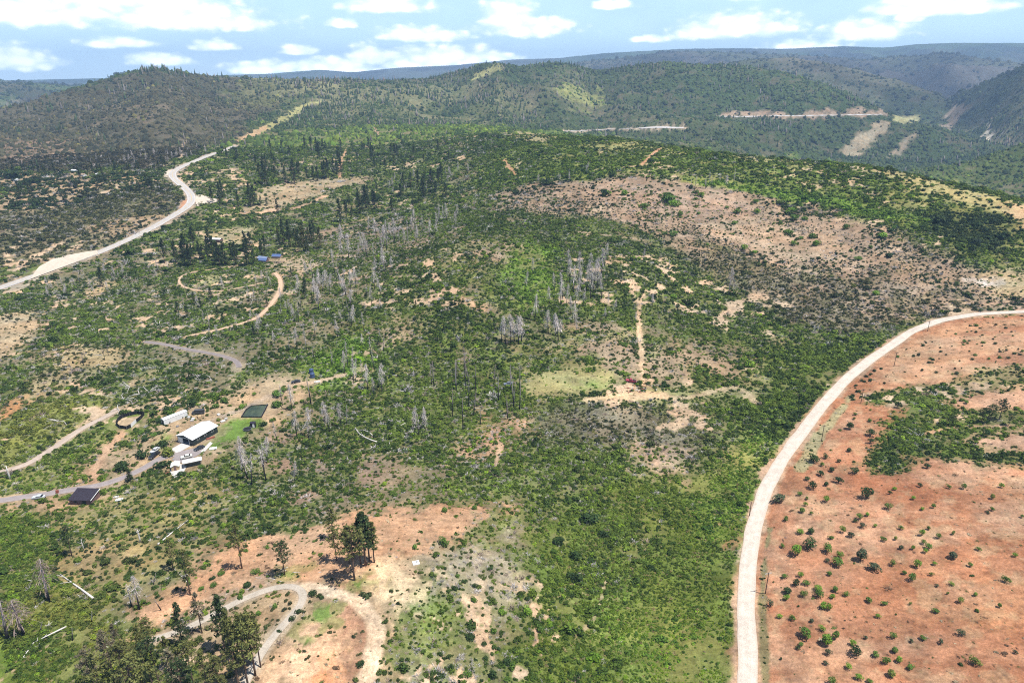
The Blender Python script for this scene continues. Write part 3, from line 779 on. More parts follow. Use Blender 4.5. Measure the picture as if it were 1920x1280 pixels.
# broad natural variation: thin spots where soil shows
v1 = fbm(X, Y, 60, 5, 55, .55)
v2 = fbm(X, Y, 14, 4, 66, .55)
CV[..., 3] *= np.clip(1.0 - sstep(v1 * .55 + v2 * .45, .50, .70) * .75, 0, 1)
CV[..., :3] *= (.86 + .28 * fbm(X, Y, 25, 4, 88))[..., None]
fl = sstep(fbm(X, Y, 10, 4, 141, .6), .585, .64) * sstep(fbm(X, Y, 75, 3, 142), .46, .58) * sstep(CV[..., 3], .3, .6) * sstep(CV[..., 10], .025, .06) * (1 - sstep(RG, 900, 1600))
CV[..., 3] *= 1 - fl * .9
CV[..., :3] = CV[..., :3] * (1 - fl[..., None]) + np.array([.47, .34, .225]) * fl[..., None]
herb = (CV[..., 4:7] * .5 + CV[..., 7:10] * .5) * .92 + np.array([.012, .006, .004])
hf = (sstep(CV[..., 3], .30, .78) * (1 - .7 * CV[..., 10]) * .82)[..., None]
hf = hf * (.75 + .5 * sstep(fbm(X, Y, 5, 3, 44), .35, .6))[..., None]
CV[..., :3] = CV[..., :3] * (1 - np.clip(hf, 0, .95)) + herb * np.clip(hf, 0, .95)

# ------------------------------------------------------------------ ground sheet
def mesh_obj(name, V, F, mat, parent=None, smooth=False, link=True):
    me = bpy.data.meshes.new(name)
    V = np.ascontiguousarray(V, np.float32)
    if isinstance(F, np.ndarray):
        n, k = F.shape
        me.vertices.add(len(V)); me.vertices.foreach_set('co', V.ravel())
        me.loops.add(n * k); me.loops.foreach_set('vertex_index', F.astype(np.int32).ravel())
        me.polygons.add(n); me.polygons.foreach_set('loop_start', np.arange(0, n * k, k, dtype=np.int32))
        me.update(calc_edges=True)
    else:
        me.from_pydata([tuple(v) for v in V], [], F)
        me.update()
    if smooth:
        me.polygons.foreach_set('use_smooth', np.ones(len(me.polygons), bool))
    if mat is not None:
        me.materials.append(mat)
    o = bpy.data.objects.new(name, me)
    if link:
        COL.objects.link(o)
    if parent is not None:
        o.parent = parent
    return o


def vattr(me, name, arr, typ='FLOAT_COLOR', dom='POINT'):
    a = me.attributes.new(name, typ, dom)
    arr = np.ascontiguousarray(arr, np.float32)
    if typ == 'FLOAT_COLOR':
        if arr.shape[1] == 3:
            arr = np.concatenate([arr, np.ones((len(arr), 1), np.float32)], 1)
        a.data.foreach_set('color', arr.ravel())
    elif typ == 'FLOAT_VECTOR':
        a.data.foreach_set('vector', arr.ravel())
    else:
        a.data.foreach_set('value', arr.ravel())


def new_mat(name):
    m = bpy.data.materials.new(name)
    m.use_nodes = True
    return m, NT(m.node_tree)


def finish(t, col, rough=.9, bump=None, bstr=.3, bdist=.1, trans=None, spec=.25, metal=0.0):
    b = t.n('ShaderNodeBsdfPrincipled')
    if isinstance(col, tuple):
        b.inputs['Base Color'].default_value = (*col, 1)
    else:
        t.link(col, b.inputs['Base Color'])
    if isinstance(rough, (int, float)):
        b.inputs['Roughness'].default_value = rough
    else:
        t.link(rough, b.inputs['Roughness'])
    b.inputs['Specular IOR Level'].default_value = spec
    b.inputs['Metallic'].default_value = metal
    if bump is not None:
        bn = t.n('ShaderNodeBump')
        bn.inputs['Strength'].default_value = bstr
        bn.inputs['Distance'].default_value = bdist
        t.link(bump, bn.inputs['Height'])
        t.link(bn.outputs[0], b.inputs['Normal'])
    out = t.n('ShaderNodeOutputMaterial')
    sh = b.outputs[0]
    if trans is not None:
        tr = t.n('ShaderNodeBsdfTranslucent')
        if isinstance(col, tuple):
            tr.inputs[0].default_value = (*col, 1)
        else:
            t.link(col, tr.inputs[0])
        mx = t.n('ShaderNodeMixShader')
        mx.inputs[0].default_value = trans
        t.link(b.outputs[0], mx.inputs[1]); t.link(tr.outputs[0], mx.inputs[2])
        sh = mx.outputs[0]
    t.link(sh, out.inputs[0])


def simple(name, col, rough=.8, var=.15, scale=2.0, spec=.25, metal=0.0, bump=0.0):
    m, t = new_mat(name)
    tc_ = t.n('ShaderNodeTexCoord')
    n = t.noise(tc_.outputs['Object'], scale, 5, .6)
    f = t.maprange(n, .25, .75, 1 - var, 1 + var)
    c = t.n('ShaderNodeVectorMath', operation='SCALE')
    c.inputs[0].default_value = col
    t.link(f, c.inputs['Scale'])
    finish(t, c.outputs[0], rough, n if bump else None, bump, .05, None, spec, metal)
    return m


mt, t = new_mat('ground')
at = t.n('ShaderNodeAttribute', attribute_name='soil')
av = t.n('ShaderNodeAttribute', attribute_name='veg')
ac = t.n('ShaderNodeAttribute', attribute_name='vegcol')
asp = t.n('ShaderNodeSeparateColor')
t.link(av.outputs['Color'], asp.inputs[0])
geo = t.n('ShaderNodeNewGeometry')
pos = geo.outputs['Position']
n1 = t.noise(pos, .11, 6, .62)
n2 = t.noise(pos, .9, 5, .62)
n3 = t.noise(pos, .028, 6, .65)
fac = t.math('MULTIPLY', t.maprange(n1, .25, .75, .72, 1.26), t.maprange(n2, .25, .75, .80, 1.20))
fac = t.math('MULTIPLY', fac, t.maprange(n3, .3, .7, .84, 1.14))
n4 = t.noise(pos, 2.4, 4, .75)
fac = t.math('MULTIPLY', fac, t.maprange(n4, .32, .68, .72, 1.22))
n5 = t.noise(pos, .30, 5, .7)
fac = t.math('MULTIPLY', fac, t.maprange(n5, .50, .70, 1.0, .62))
n6 = t.noise(pos, .42, 5, .75)
fac = t.math('MULTIPLY', fac, t.maprange(n6, .56, .70, 1.0, 1.35))
mp = t.n('ShaderNodeMapping')
mp.inputs['Rotation'].default_value = (0, 0, .55)
mp.inputs['Scale'].default_value = (.16, 1.0, .3)
t.link(pos, mp.inputs['Vector'])
n7 = t.noise(mp.outputs[0], .55, 5, .7)
fac = t.math('MULTIPLY', fac, t.maprange(n7, .34, .66, .91, 1.08))
sc1 = t.n('ShaderNodeVectorMath', operation='SCALE')
t.link(at.outputs['Color'], sc1.inputs[0]); t.link(fac, sc1.inputs['Scale'])
# hue drift of the soil: iron-red to pale
hue = t.mix(t.maprange(t.noise(pos, .05, 5, .6), .3, .7), (1.06, .97, .90), (.95, 1.02, 1.06))
base = t.mix(1.0, sc1.outputs[0], hue, 'MULTIPLY')
# small tufts of grass and litter on the soil
tuft = t.maprange(t.noise(pos, .55, 4, .7), .56, .66)
tuft = t.math('MULTIPLY', tuft, asp.outputs[2])
base = t.mix(t.math('MULTIPLY', tuft, .55), base, t.mix(t.maprange(n3, .35, .65), (.13, .15, .045), (.20, .16, .08)))
# far scrub too small to build: mottled crowns over soil
cell = t.noise(pos, .085, 5, .72)
clump = t.math('ADD', cell, t.math('MULTIPLY', t.math('SUBTRACT', n3, .5), .5))
farm = t.math('MULTIPLY', asp.outputs[1], t.maprange(clump, .40, .50))
vc = t.n('ShaderNodeVectorMath', operation='SCALE')
t.link(ac.outputs['Color'], vc.inputs[0]); t.link(t.maprange(t.noise(pos, .2, 3, .6), .3, .7, .6, 1.35), vc.inputs['Scale'])
base = t.mix(farm, base, vc.outputs[0])
bmp = t.math('ADD', t.math('MULTIPLY', n2, .25), t.math('MULTIPLY', t.math('MULTIPLY', clump, asp.outputs[1]), 9.0))
finish(t, base, .95, bmp, .8, 1.0, None, .1)

ii = np.arange(NTH * NR).reshape(NTH, NR)
quads = np.stack([ii[:-1, :-1], ii[1:, :-1], ii[1:, 1:], ii[:-1, 1:]], 2).reshape(-1, 4)
ter = mesh_obj('terrain', np.stack([X, Y, H + CAMZ], 2).reshape(-1, 3), quads, mt, smooth=True)
ter['kind'] = 'structure'
vattr(ter.data, 'soil', CV[..., :3].reshape(-1, 3))
vfar = sstep(RG, 900, 2600) * .95
vattr(ter.data, 'veg', np.stack([CV[..., 3], np.clip(CV[..., 3] * 1.15, 0, 1) * vfar, CV[..., 13]], 2).reshape(-1, 3))
vattr(ter.data, 'vegcol', (CV[..., 4:7] * .6 + CV[..., 7:10] * .4).reshape(-1, 3))


# ------------------------------------------------------------------ road surfaces
def ribbon(name, L, hw, mat, lift, across=4, crown=.06, wob=.12, parent=None):
    tg = np.gradient(L, axis=0)
    tg /= np.linalg.norm(tg, axis=1, keepdims=True) + 1e-9
    nr = np.stack([tg[:, 1], -tg[:, 0]], 1)
    u = np.linspace(-1, 1, across + 1)
    d = np.concatenate([[0], np.cumsum(np.linalg.norm(np.diff(L, axis=0), axis=1))])
    wl = hw * (1 + wob * 2 * (fbm(d, d * 0, 14, 3, 5) - .5))
    wr = hw * (1 + wob * 2 * (fbm(d, d * 0 + 50, 14, 3, 9) - .5))
    V = []
    for k in u:
        p = L + nr * (np.where(k < 0, wl, wr) * k)[:, None]
        z = hgt(p[:, 0], p[:, 1]) + CAMZ + lift + crown * (1 - k * k)
        V.append(np.stack([p[:, 0], p[:, 1], z], 1))
    V = np.stack(V, 1).reshape(-1, 3)
    n = len(L)
    i = np.arange(n * (across + 1)).reshape(n, across + 1)
    F = np.stack([i[:-1, :-1], i[:-1, 1:], i[1:, 1:], i[1:, :-1]], 2).reshape(-1, 4)
    o = mesh_obj(name, V, F, mat, parent, smooth=True)
    uu = np.tile(u, n)
    vattr(o.data, 'across', uu, 'FLOAT')
    if parent is None:
        o['kind'] = 'structure'
    return o


def road_mat(name, col, rut, rutc, grit=1.0):
    m, t = new_mat(name)
    g = t.n('ShaderNodeNewGeometry')
    a = t.n('ShaderNodeAttribute', attribute_name='across')
    ab = t.math('ABSOLUTE', a.outputs['Fac'])
    n = t.noise(g.outputs['Position'], .35, 6, .65)
    n2 = t.noise(g.outputs['Position'], 3.0, 4, .6)
    r = t.math('SUBTRACT', 1.0, t.math('ABSOLUTE', t.math('DIVIDE', t.math('SUBTRACT', ab, .42), .2)))
    r = t.math('MULTIPLY', t.math('MAXIMUM', r, 0.0), rut)
    r = t.math('MULTIPLY', r, t.maprange(n, .3, .7, .4, 1.3))
    f = t.math('MULTIPLY', t.maprange(n, .25, .75, .84, 1.14), t.maprange(n2, .25, .75, 1 - .14 * grit, 1 + .14 * grit))
    c = t.n('ShaderNodeVectorMath', operation='SCALE')
    c.inputs[0].default_value = col
    t.link(f, c.inputs['Scale'])
    cc = t.mix(r, c.outputs[0], rutc)
    edge = t.math('MULTIPLY', t.maprange(ab, .72, 1.0), t.maprange(n, .35, .6))
    cc = t.mix(t.math('MULTIPLY', edge, .6), cc, (.42, .31, .22))
    finish(t, cc, .95, n2, .3, .05, None, .1)
    return m


RM = {
    'gravel_road': road_mat('pale_gravel', (.51, .445, .375), .40, (.58, .52, .455), 1.6),
    'highway': road_mat('old_asphalt', (.42, .395, .37), .3, (.34, .325, .31), .5),
    'driveway': road_mat('grey_gravel', (.27, .235, .23), .4, (.34, .29, .27)),
    'track': road_mat('pink_gravel', (.40, .325, .265), .4, (.46, .38, .31)),
    'loop_track': road_mat('white_gravel', (.40, .35, .285), .4, (.46, .415, .355), 1.6),
    'house_track': road_mat('tan_dirt', (.50, .35, .235), .3, (.56, .42, .3)),
    'hill_track': road_mat('dark_gravel', (.22, .19, .185), .3, (.28, .24, .22)),
}
RM['ring_track'] = RM['house_track']
RM['far_highway'] = road_mat('far_asphalt', (.48, .46, .44), .1, (.4, .39, .38))
RM['canyon_road'] = RM['far_highway']
for nm, (pts, hw, sh) in ROADS.items():
    L = RL[nm]
    rmed = np.hypot(L[:, 0], L[:, 1])
    ribbon(nm, L, hw, RM[nm], np.clip(rmed * .0003, .10, .9), 6 if hw > 2.5 else 4, .10, .04 if nm == 'highway' else .16)
# painted lines of the highway
white_line = simple('line_paint', (.62, .61, .58), .7, .2, 1.5)
yellow_line = simple('yellow_paint', (.55, .36, .06), .7, .2, 1.5)
L = RL['highway']
tg = np.gradient(L, axis=0); tg /= np.linalg.norm(tg, axis=1, keepdims=True)
nrm = np.stack([tg[:, 1], -tg[:, 0]], 1)
rm_ = np.hypot(L[:, 0], L[:, 1])
for off, m_, nm in ((-3.6, white_line, 'edge_line'), (3.6, white_line, 'edge_line'), (-.22, yellow_line, 'centre_line'), (.22, yellow_line, 'centre_line')):
    ribbon(nm, L + nrm * off, .09 if nm == 'centre_line' else .14, m_, np.clip(rm_ * .0003, .10, .9) + .10, 1, 0, 0)


def pad(name, px, mat, lift=.12, step=12):
    """a gravel or concrete apron: outline on the ground, filled with a fan of small faces"""
    P = world_poly(px, step)
    bm = bmesh.new()
    vs = [bm.verts.new((x, y, 0)) for x, y in P]
    f = bm.faces.new(vs)
    bmesh.ops.triangulate(bm, faces=[f])
    bmesh.ops.subdivide_edges(bm, edges=[e for e in bm.edges if e.calc_length() > 4], cuts=2, use_grid_fill=True)
    for v in bm.verts:
        v.co.z = float(hgt(np.array([v.co.x]), np.array([v.co.y]))[0]) + CAMZ + lift
    bmesh.ops.recalc_face_normals(bm, faces=bm.faces)
    if sum(f.normal.z for f in bm.faces) < 0:
        bmesh.ops.reverse_faces(bm, faces=bm.faces)
    me = bpy.data.meshes.new(name)
    bm.to_mesh(me); bm.free()
    me.materials.append(mat)
    o = bpy.data.objects.new(name, me)
    COL.objects.link(o)
    o['kind'] = 'structure'
    return o


turn = road_mat('turnout_gravel', (.52, .445, .36), 0, (.4, .4, .4))
pad('gravel_turnout', [(58, 524), (66, 510), (78, 498), (98, 487), (122, 480), (150, 475), (182, 470), (184, 477), (130, 497), (90, 512)], turn, .55)
pad('gravel_turnout', [(368, 366), (380, 366), (392, 370), (412, 377), (400, 381), (384, 383), (370, 388), (366, 378)], turn, .5)
pad('gravel_turnout', [(304, 324), (312, 320), (330, 317), (322, 330), (312, 330)], turn, .3)


# ------------------------------------------------------------------ plants: building blocks
PROTO = bpy.data.collections.new('plant_kinds')     # not linked to the scene: only sources


def leaf_mat(name, col=None, instanced=False, var=.35, trans=.22, attr=None, rough=.75):
    m, t = new_mat(name)
    if attr:
        a = t.n('ShaderNodeAttribute', attribute_name=attr)
        a.attribute_type = 'INSTANCER' if instanced else 'GEOMETRY'
        src = a.outputs['Color']
    else:
        src = t.mix(0.0, col, col)
    g = t.n('ShaderNodeNewGeometry')
    r = g.outputs['Random Per Island']
    f = t.maprange(r, 0, 1, 1 - var, 1 + var, False)
    oi = t.n('ShaderNodeObjectInfo')
    f2 = t.maprange(oi.outputs['Random'], 0, 1, .82, 1.2, False)
    f = t.math('MULTIPLY', f, f2)
    s = t.n('ShaderNodeVectorMath', operation='SCALE')
    t.link(src, s.inputs[0]); t.link(f, s.inputs['Scale'])
    # some leaves yellower
    w_ = t.n('ShaderNodeTexWhiteNoise', noise_dimensions='1D')
    t.link(t.math('ADD', r, 3.3), w_.inputs['W'])
    c = t.mix(t.math('MULTIPLY', t.maprange(w_.outputs[0], .45, 1.0), .35), s.outputs[0], t.mix(1.0, s.outputs[0], (1.7, 1.25, .8), 'MULTIPLY'))
    finish(t, c, rough, None, 0, 0, trans, .2)
    return m


def quads_mesh(name, C, U, Vv, mat, link=False, parent=None):
    """one mesh of many small faces: centres and two half axes each; the faces are folded into little rhombs"""
    n = len(C)
    P = np.stack([C - U, C - Vv * .75, C + U, C + Vv * .75], 1).reshape(-1, 3)
    F = np.arange(4 * n).reshape(n, 4)
    return mesh_obj(name, P, F, mat, parent, link=link)


def rand_dirs(n, g, up=0.0):
    d = g.normal(size=(n, 3))
    d[:, 2] += up
    return d / np.linalg.norm(d, axis=1, keepdims=True)


def frame_axes(nrm, g):
    a = rand_dirs(len(nrm), g)
    u = np.cross(nrm, a)
    u /= np.linalg.norm(u, axis=1, keepdims=True) + 1e-9
    return u, np.cross(nrm, u)


def bush_leaves(seed, n, lobes=5, leaf=.19, flat=.62):
    """leaf faces of a rounded, lumpy shrub about 2 wide, base at z=0"""
    g = np.random.default_rng(seed)
    cs, rs = [], []
    for k in range(lobes):
        a = g.uniform(0, 6.28); q = g.uniform(.0, .55)
        cs.append((q * math.cos(a), q * math.sin(a), g.uniform(.35, .75) * flat * 1.2)); rs.append(g.uniform(.38, .62))
    cs, rs = np.array(cs), np.array(rs)
    k = g.integers(0, lobes, n)
    d = rand_dirs(n, g, .35)
    rad = rs[k] * (g.uniform(.55, 1.0, n) ** .4)
    c = cs[k] + d * rad[:, None] * np.array([1, 1, flat * 1.15])
    c[:, 2] = np.maximum(c[:, 2], g.uniform(.02, .2, n))
    nr = d * .8 + rand_dirs(n, g) * .7 + np.array([0, 0, .25])
    nr /= np.linalg.norm(nr, axis=1, keepdims=True)
    u, v = frame_axes(nr, g)
    s = g.uniform(.6, 1.25, n)[:, None] * leaf
    return c, u * s, v * s * .8


def tube(P0, R0, sides=6, seed=0):
    """tapered tube through points"""
    P0 = np.array(P0, float); R0 = np.array(R0, float)
    n = len(P0)
    tg = np.gradient(P0, axis=0); tg /= np.linalg.norm(tg, axis=1, keepdims=True) + 1e-9
    ref = np.array([.3, .9, .1]) if abs(tg[0, 2]) > .6 else np.array([0, 0, 1.])
    u = np.cross(tg, ref); u /= np.linalg.norm(u, axis=1, keepdims=True) + 1e-9
    v = np.cross(tg, u)
    a = np.arange(sides) / sides * 2 * math.pi
    V = P0[:, None] + (u[:, None] * np.cos(a)[None, :, None] + v[:, None] * np.sin(a)[None, :, None]) * R0[:, None, None]
    V = V.reshape(-1, 3)
    F = []
    for i in range(n - 1):
        for k in range(sides):
            k2 = (k + 1) % sides
            F.append((i * sides + k, i * sides + k2, (i + 1) * sides + k2, (i + 1) * sides + k))
    F.append(tuple(range(sides))[::-1])
    F.append(tuple((n - 1) * sides + k for k in range(sides)))
    return V, F


class Acc:
    def __init__(self):
        self.V, self.F, self.n = [], [], 0

    def add(self, V, F):
        V = np.asarray(V, float)
        self.V.append(V)
        self.F += [tuple(i + self.n for i in f) for f in F]
        self.n += len(V)

    def box(self, c, s, rz=0.0, taper=1.0):
        x, y, z = s[0] / 2, s[1] / 2, s[2] / 2
        P = np.array([(-x, -y, -z), (x, -y, -z), (x, y, -z), (-x, y, -z), (-x * taper, -y * taper, z), (x * taper, -y * taper, z), (x * taper, y * taper, z), (-x * taper, y * taper, z)])
        cs, sn = math.cos(rz), math.sin(rz)
        P = np.stack([P[:, 0] * cs - P[:, 1] * sn, P[:, 0] * sn + P[:, 1] * cs, P[:, 2]], 1) + np.array(c)
        self.add(P, [(3, 2, 1, 0), (4, 5, 6, 7), (0, 1, 5, 4), (1, 2, 6, 5), (2, 3, 7, 6), (3, 0, 4, 7)])

    def build(self, name, mat, parent=None, link=True, smooth=False):
        return mesh_obj(name, np.concatenate(self.V), self.F, mat, parent, smooth, link)


M_shrub = leaf_mat('shrub_leaves', instanced=True, attr='tint', var=.38)
M_twig = None
m_, t = new_mat('dead_twigs')
a_ = t.n('ShaderNodeAttribute', attribute_name='tint'); a_.attribute_type = 'INSTANCER'
g_ = t.n('ShaderNodeNewGeometry')
s_ = t.n('ShaderNodeVectorMath', operation='SCALE')
t.link(a_.outputs['Color'], s_.inputs[0]); t.link(t.maprange(g_.outputs['Random Per Island'], 0, 1, .6, 1.3, False), s_.inputs['Scale'])
finish(t, s_.outputs[0], .9)
M_twig = m_

kinds = []
for k in range(6):
    c, u, v = bush_leaves(100 + k, 130, 4 + k % 3, .21)
    kinds.append(quads_mesh('shrub_kind_%d' % k, c, u, v, M_shrub))
for k in range(3):                               # low mats
    c, u, v = bush_leaves(140 + k, 90, 5, .24, .38)
    kinds.append(quads_mesh('mat_kind_%d' % k, c, u, v, M_shrub))
for k in range(3):                               # bare grey brush: sprays of twigs
    g = np.random.default_rng(300 + k)
    n = 54
    d = rand_dirs(n, g, .9); d[:, 2] = np.abs(d[:, 2]) * .7 + .12
    c0 = g.normal(size=(n, 3)) * np.array([.35, .35, 0])
    L_ = g.uniform(.4, 1.0, n)[:, None]
    side = np.cross(d, rand_dirs(n, g)); side /= np.linalg.norm(side, axis=1, keepdims=True)
    c = c0 + d * L_ * .5
    kinds.append(quads_mesh('brush_kind_%d' % k, c, d * L_ * .62, side * .075, M_twig))
for o in kinds:
    PROTO.objects.link(o)


def scatter_nodes(name):
    ng = bpy.data.node_groups.new(name, 'GeometryNodeTree')
    ng.interface.new_socket('Geometry', in_out='INPUT', socket_type='NodeSocketGeometry')
    ng.interface.new_socket('Geometry', in_out='OUTPUT', socket_type='NodeSocketGeometry')
    N = ng.nodes
    gi, go = N.new('NodeGroupInput'), N.new('NodeGroupOutput')
    ci = N.new('GeometryNodeCollectionInfo')
    ci.inputs['Collection'].default_value = PROTO
    ci.inputs['Separate Children'].default_value = True
    ci.inputs['Reset Children'].default_value = True
    ip = N.new('GeometryNodeInstanceOnPoints')
    ip.inputs['Pick Instance'].default_value = True

    def attr(nm, typ):
        a = N.new('GeometryNodeInputNamedAttribute')
        a.data_type = typ
        a.inputs['Name'].default_value = nm
        return a.outputs['Attribute']
    ng.links.new(gi.outputs[0], ip.inputs['Points'])
    ng.links.new(ci.outputs[0], ip.inputs['Instance'])
    ng.links.new(attr('var', 'INT'), ip.inputs['Instance Index'])
    ng.links.new(attr('rot', 'FLOAT_VECTOR'), ip.inputs['Rotation'])
    ng.links.new(attr('scl', 'FLOAT_VECTOR'), ip.inputs['Scale'])
    ng.links.new(ip.outputs[0], go.inputs[0])
    return ng


SCN = scatter_nodes('scatter_plants')
order = sorted(range(len(kinds)), key=lambda i: kinds[i].name)        # collection info sorts by name
KIDX = {kinds[i].name: r for r, i in enumerate(order)}


def field(name, P, scl, tint, var, label):
    me = bpy.data.meshes.new(name)
    me.vertices.add(len(P)); me.vertices.foreach_set('co', np.ascontiguousarray(P, np.float32).ravel())
    vattr(me, 'tint', tint)
    vattr(me, 'scl', scl, 'FLOAT_VECTOR')
    rot = np.zeros((len(P), 3)); rot[:, 2] = rng.uniform(0, 6.28, len(P)); rot[:, :2] = rng.normal(size=(len(P), 2)) * .08
    vattr(me, 'rot', rot, 'FLOAT_VECTOR')
    a = me.attributes.new('var', 'INT', 'POINT'); a.data.foreach_set('value', var.astype(np.int32))
    me.update()
    o = bpy.data.objects.new(name, me)
    COL.objects.link(o)
    md = o.modifiers.new('plants', 'NODES'); md.node_group = SCN
    o['kind'] = 'stuff'
    o['label'] = label
    o['category'] = 'shrubs'
    return o


def cell(x, y):
    ti, ri = gidx(np.arctan2(x, y), np.hypot(x, y))
    return CV[np.rint(ti).astype(int), np.rint(ri).astype(int)]


# visible part of the ground (plus a margin) so nothing is grown where neither this nor a nearby viewpoint looks
te_ = H / RR[None]
vis_max = np.maximum.accumulate(te_, axis=1)
SEEN = (te_ >= vis_max - .006 - 3.0 / RR[None])


def seen(x, y):
    ti, ri = gidx(np.arctan2(x, y), np.hypot(x, y))
    return SEEN[np.rint(ti).astype(int), np.rint(ri).astype(int)]


def sample(r0, r1, spacing, a0=-44, a1=44, sd=0):
    """random ground points with about one per spacing^2"""
    g = np.random.default_rng(sd)
    area = math.radians(a1 - a0) * (r1 * r1 - r0 * r0) / 2
    n = int(area / spacing ** 2)
    r = np.sqrt(g.uniform(r0 * r0, r1 * r1, n)); a = np.radians(g.uniform(a0, a1, n))
    return r * np.sin(a), r * np.cos(a), r, g


def mixcol(c, x, y, g):
    f = fbm(x, y, 38, 3, 900) * .75 + fbm(x, y, 6, 2, 901) * .45 + g.uniform(-.28, .28, len(x)) - .1
    f = sstep(f, .25, .80)[:, None]
    t = c[:, 4:7] * (1 - f) + c[:, 7:10] * f
    odd = g.random(len(x))
    lime = (odd > .945)[:, None]
    t = np.where(lime, t * np.array([1.7, 1.75, 1.1]), t)
    t = np.where((odd < .16)[:, None], t * np.array([.55, .62, .7]), t)
    return t


# keep roads, pads and buildings clear
CLEAR = []
for nm, (pts, hw, sh) in ROADS.items():
    CLEAR.append((RL[nm], hw + .5 if nm in ('gravel_road', 'highway') else hw * .8))


CLEAR.append((line([(64, 518), (84, 502), (104, 493), (140, 483), (180, 473)], 4.0), 8.0))
CLEAR.append((line([(368, 374), (384, 374), (404, 378)], 3.0), 7.0))


def off_roads(x, y, extra=0.0):
    ok = np.ones(len(x), bool)
    for L, w_ in CLEAR:
        lo, hi = L.min(0) - w_ - 2 - extra, L.max(0) + w_ + 2 + extra
        c = np.where((x > lo[0]) & (x < hi[0]) & (y > lo[1]) & (y < hi[1]))[0]
        for k in range(0, len(c), 4000):
            i = c[k:k + 4000]
            d2 = ((x[i, None] - L[None, :, 0]) ** 2 + (y[i, None] - L[None, :, 1]) ** 2).min(1)
            ok[i] &= d2 > (w_ + extra) ** 2
    return ok


bx_, by_, br_ = spot([370, 340, 392, 484, 243, 158, 327, 780, 370, 345, 350, 475, 466, 505, 585], [822, 842, 815, 770, 792, 935, 788, 1054, 868, 878, 857, 797, 803, 486, 702])
BR = np.array([10, 6, 8, 9.5, 9.5, 5, 5, 3, 5, 5, 6, 2.5, 3, 9, 3])


def off_buildings(x, y):
    return (((x[:, None] - bx_) ** 2 + (y[:, None] - by_) ** 2) > BR ** 2).all(1)


NSHRUB = [0]
for (r0, r1, sp, sz, nm, lab) in ((95, 330, .98, 1.04, 'near_shrubbery', 'low green chaparral and grey brush covering the near slopes and valley'),
                                  (330, 640, 1.2, 1.18, 'hillside_shrubbery', 'green chaparral and grey brush covering the central hill and gullies'),
                                  (640, 1250, 2.2, 1.95, 'distant_shrubbery', 'dark green chaparral covering the ridge and the distant middle slopes')):
    x, y, r, g = sample(r0, r1, sp, sd=int(r0))
    c = cell(x, y)
    v = fbm(x, y, 8 if r0 < 300 else 14, 3, 700, .6)
    keep = (g.random(len(x)) < np.clip(c[:, 3] * 1.12 * (.35 + 1.3 * v), 0, 1)) & seen(x, y)
    x, y, r, c = x[keep], y[keep], r[keep], c[keep]
    k2 = off_roads(x, y, sz * .8) & off_buildings(x, y)
    x, y, r, c = x[k2], y[k2], r[k2], c[k2]
    n = len(x)
    s = sz * c[:, 11] * np.exp(g.normal(size=n) * .34) * .80
    big = fbm(x, y, 22, 2, 733)
    s *= .62 + .72 * big
    s *= np.where(g.random(n) < .07, 1.7, 1.0)
    dead = g.random(n) < c[:, 10]
    low = (g.random(n) < .4) & ~dead
    tint = mixcol(c, x, y, g)
    gr = g.uniform(.30, .58, n)[:, None] * np.array([1.0, .93, .89])
    gr = np.where((g.random(n) < .3)[:, None], gr * np.array([.75, .62, .52]), gr)
    tint = np.where(dead[:, None], gr, tint)
    var = np.where(dead, np.array([KIDX['brush_kind_%d' % k] for k in range(3)])[g.integers(0, 3, n)],
                   np.where(low, np.array([KIDX['mat_kind_%d' % k] for k in range(3)])[g.integers(0, 3, n)],
                            np.array([KIDX['shrub_kind_%d' % k] for k in range(6)])[g.integers(0, 6, n)]))
    z = hgt(x, y) + CAMZ - s * .10
    scl = np.stack([s * g.uniform(.8, 1.25, n), s * g.uniform(.8, 1.25, n), s * g.uniform(.7, 1.15, n)], 1)
    field(nm, np.stack([x, y, z], 1), scl, tint, var, lab)
    NSHRUB[0] += n
print('shrub points', NSHRUB)

# tall grass and herbs on the valley floor and the damp lower left corner
x, y, r, g = sample(95, 300, .62, -44, 32, sd=991)
c = cell(x, y)
keep = (c[:, 3] > .35) & (c[:, 10] < .09) & (c[:, 11] < .93) & (g.random(len(x)) < .35 + .5 * fbm(x, y, 5, 3, 15)) & seen(x, y)
x, y, c = x[keep], y[keep], c[keep]
kk = off_roads(x, y, .2) & off_buildings(x, y)
x, y, c = x[kk], y[kk], c[kk]
n = len(x)
s = .42 * np.exp(g.normal(size=n) * .3)
f = sstep(fbm(x, y, 9, 3, 16) + g.uniform(-.2, .2, n), .3, .7)[:, None]
tint = (c[:, 4:7] * (1 - f) + c[:, 7:10] * f) * np.array([1.12, 1.02, .9])
tint = np.where((g.random(n) < .12)[:, None], np.array([.26, .23, .10]), tint)
field('valley_grass', np.stack([x, y, hgt(x, y) + CAMZ - .05], 1), np.stack([s, s, s * g.uniform(.6, 1.4, n)], 1), tint, np.array([KIDX['mat_kind_%d' % k] for k in range(3)])[g.integers(0, 3, n)], 'tall green grass and herbs on the valley floor')['category'] = 'grass'
print('grass', n)

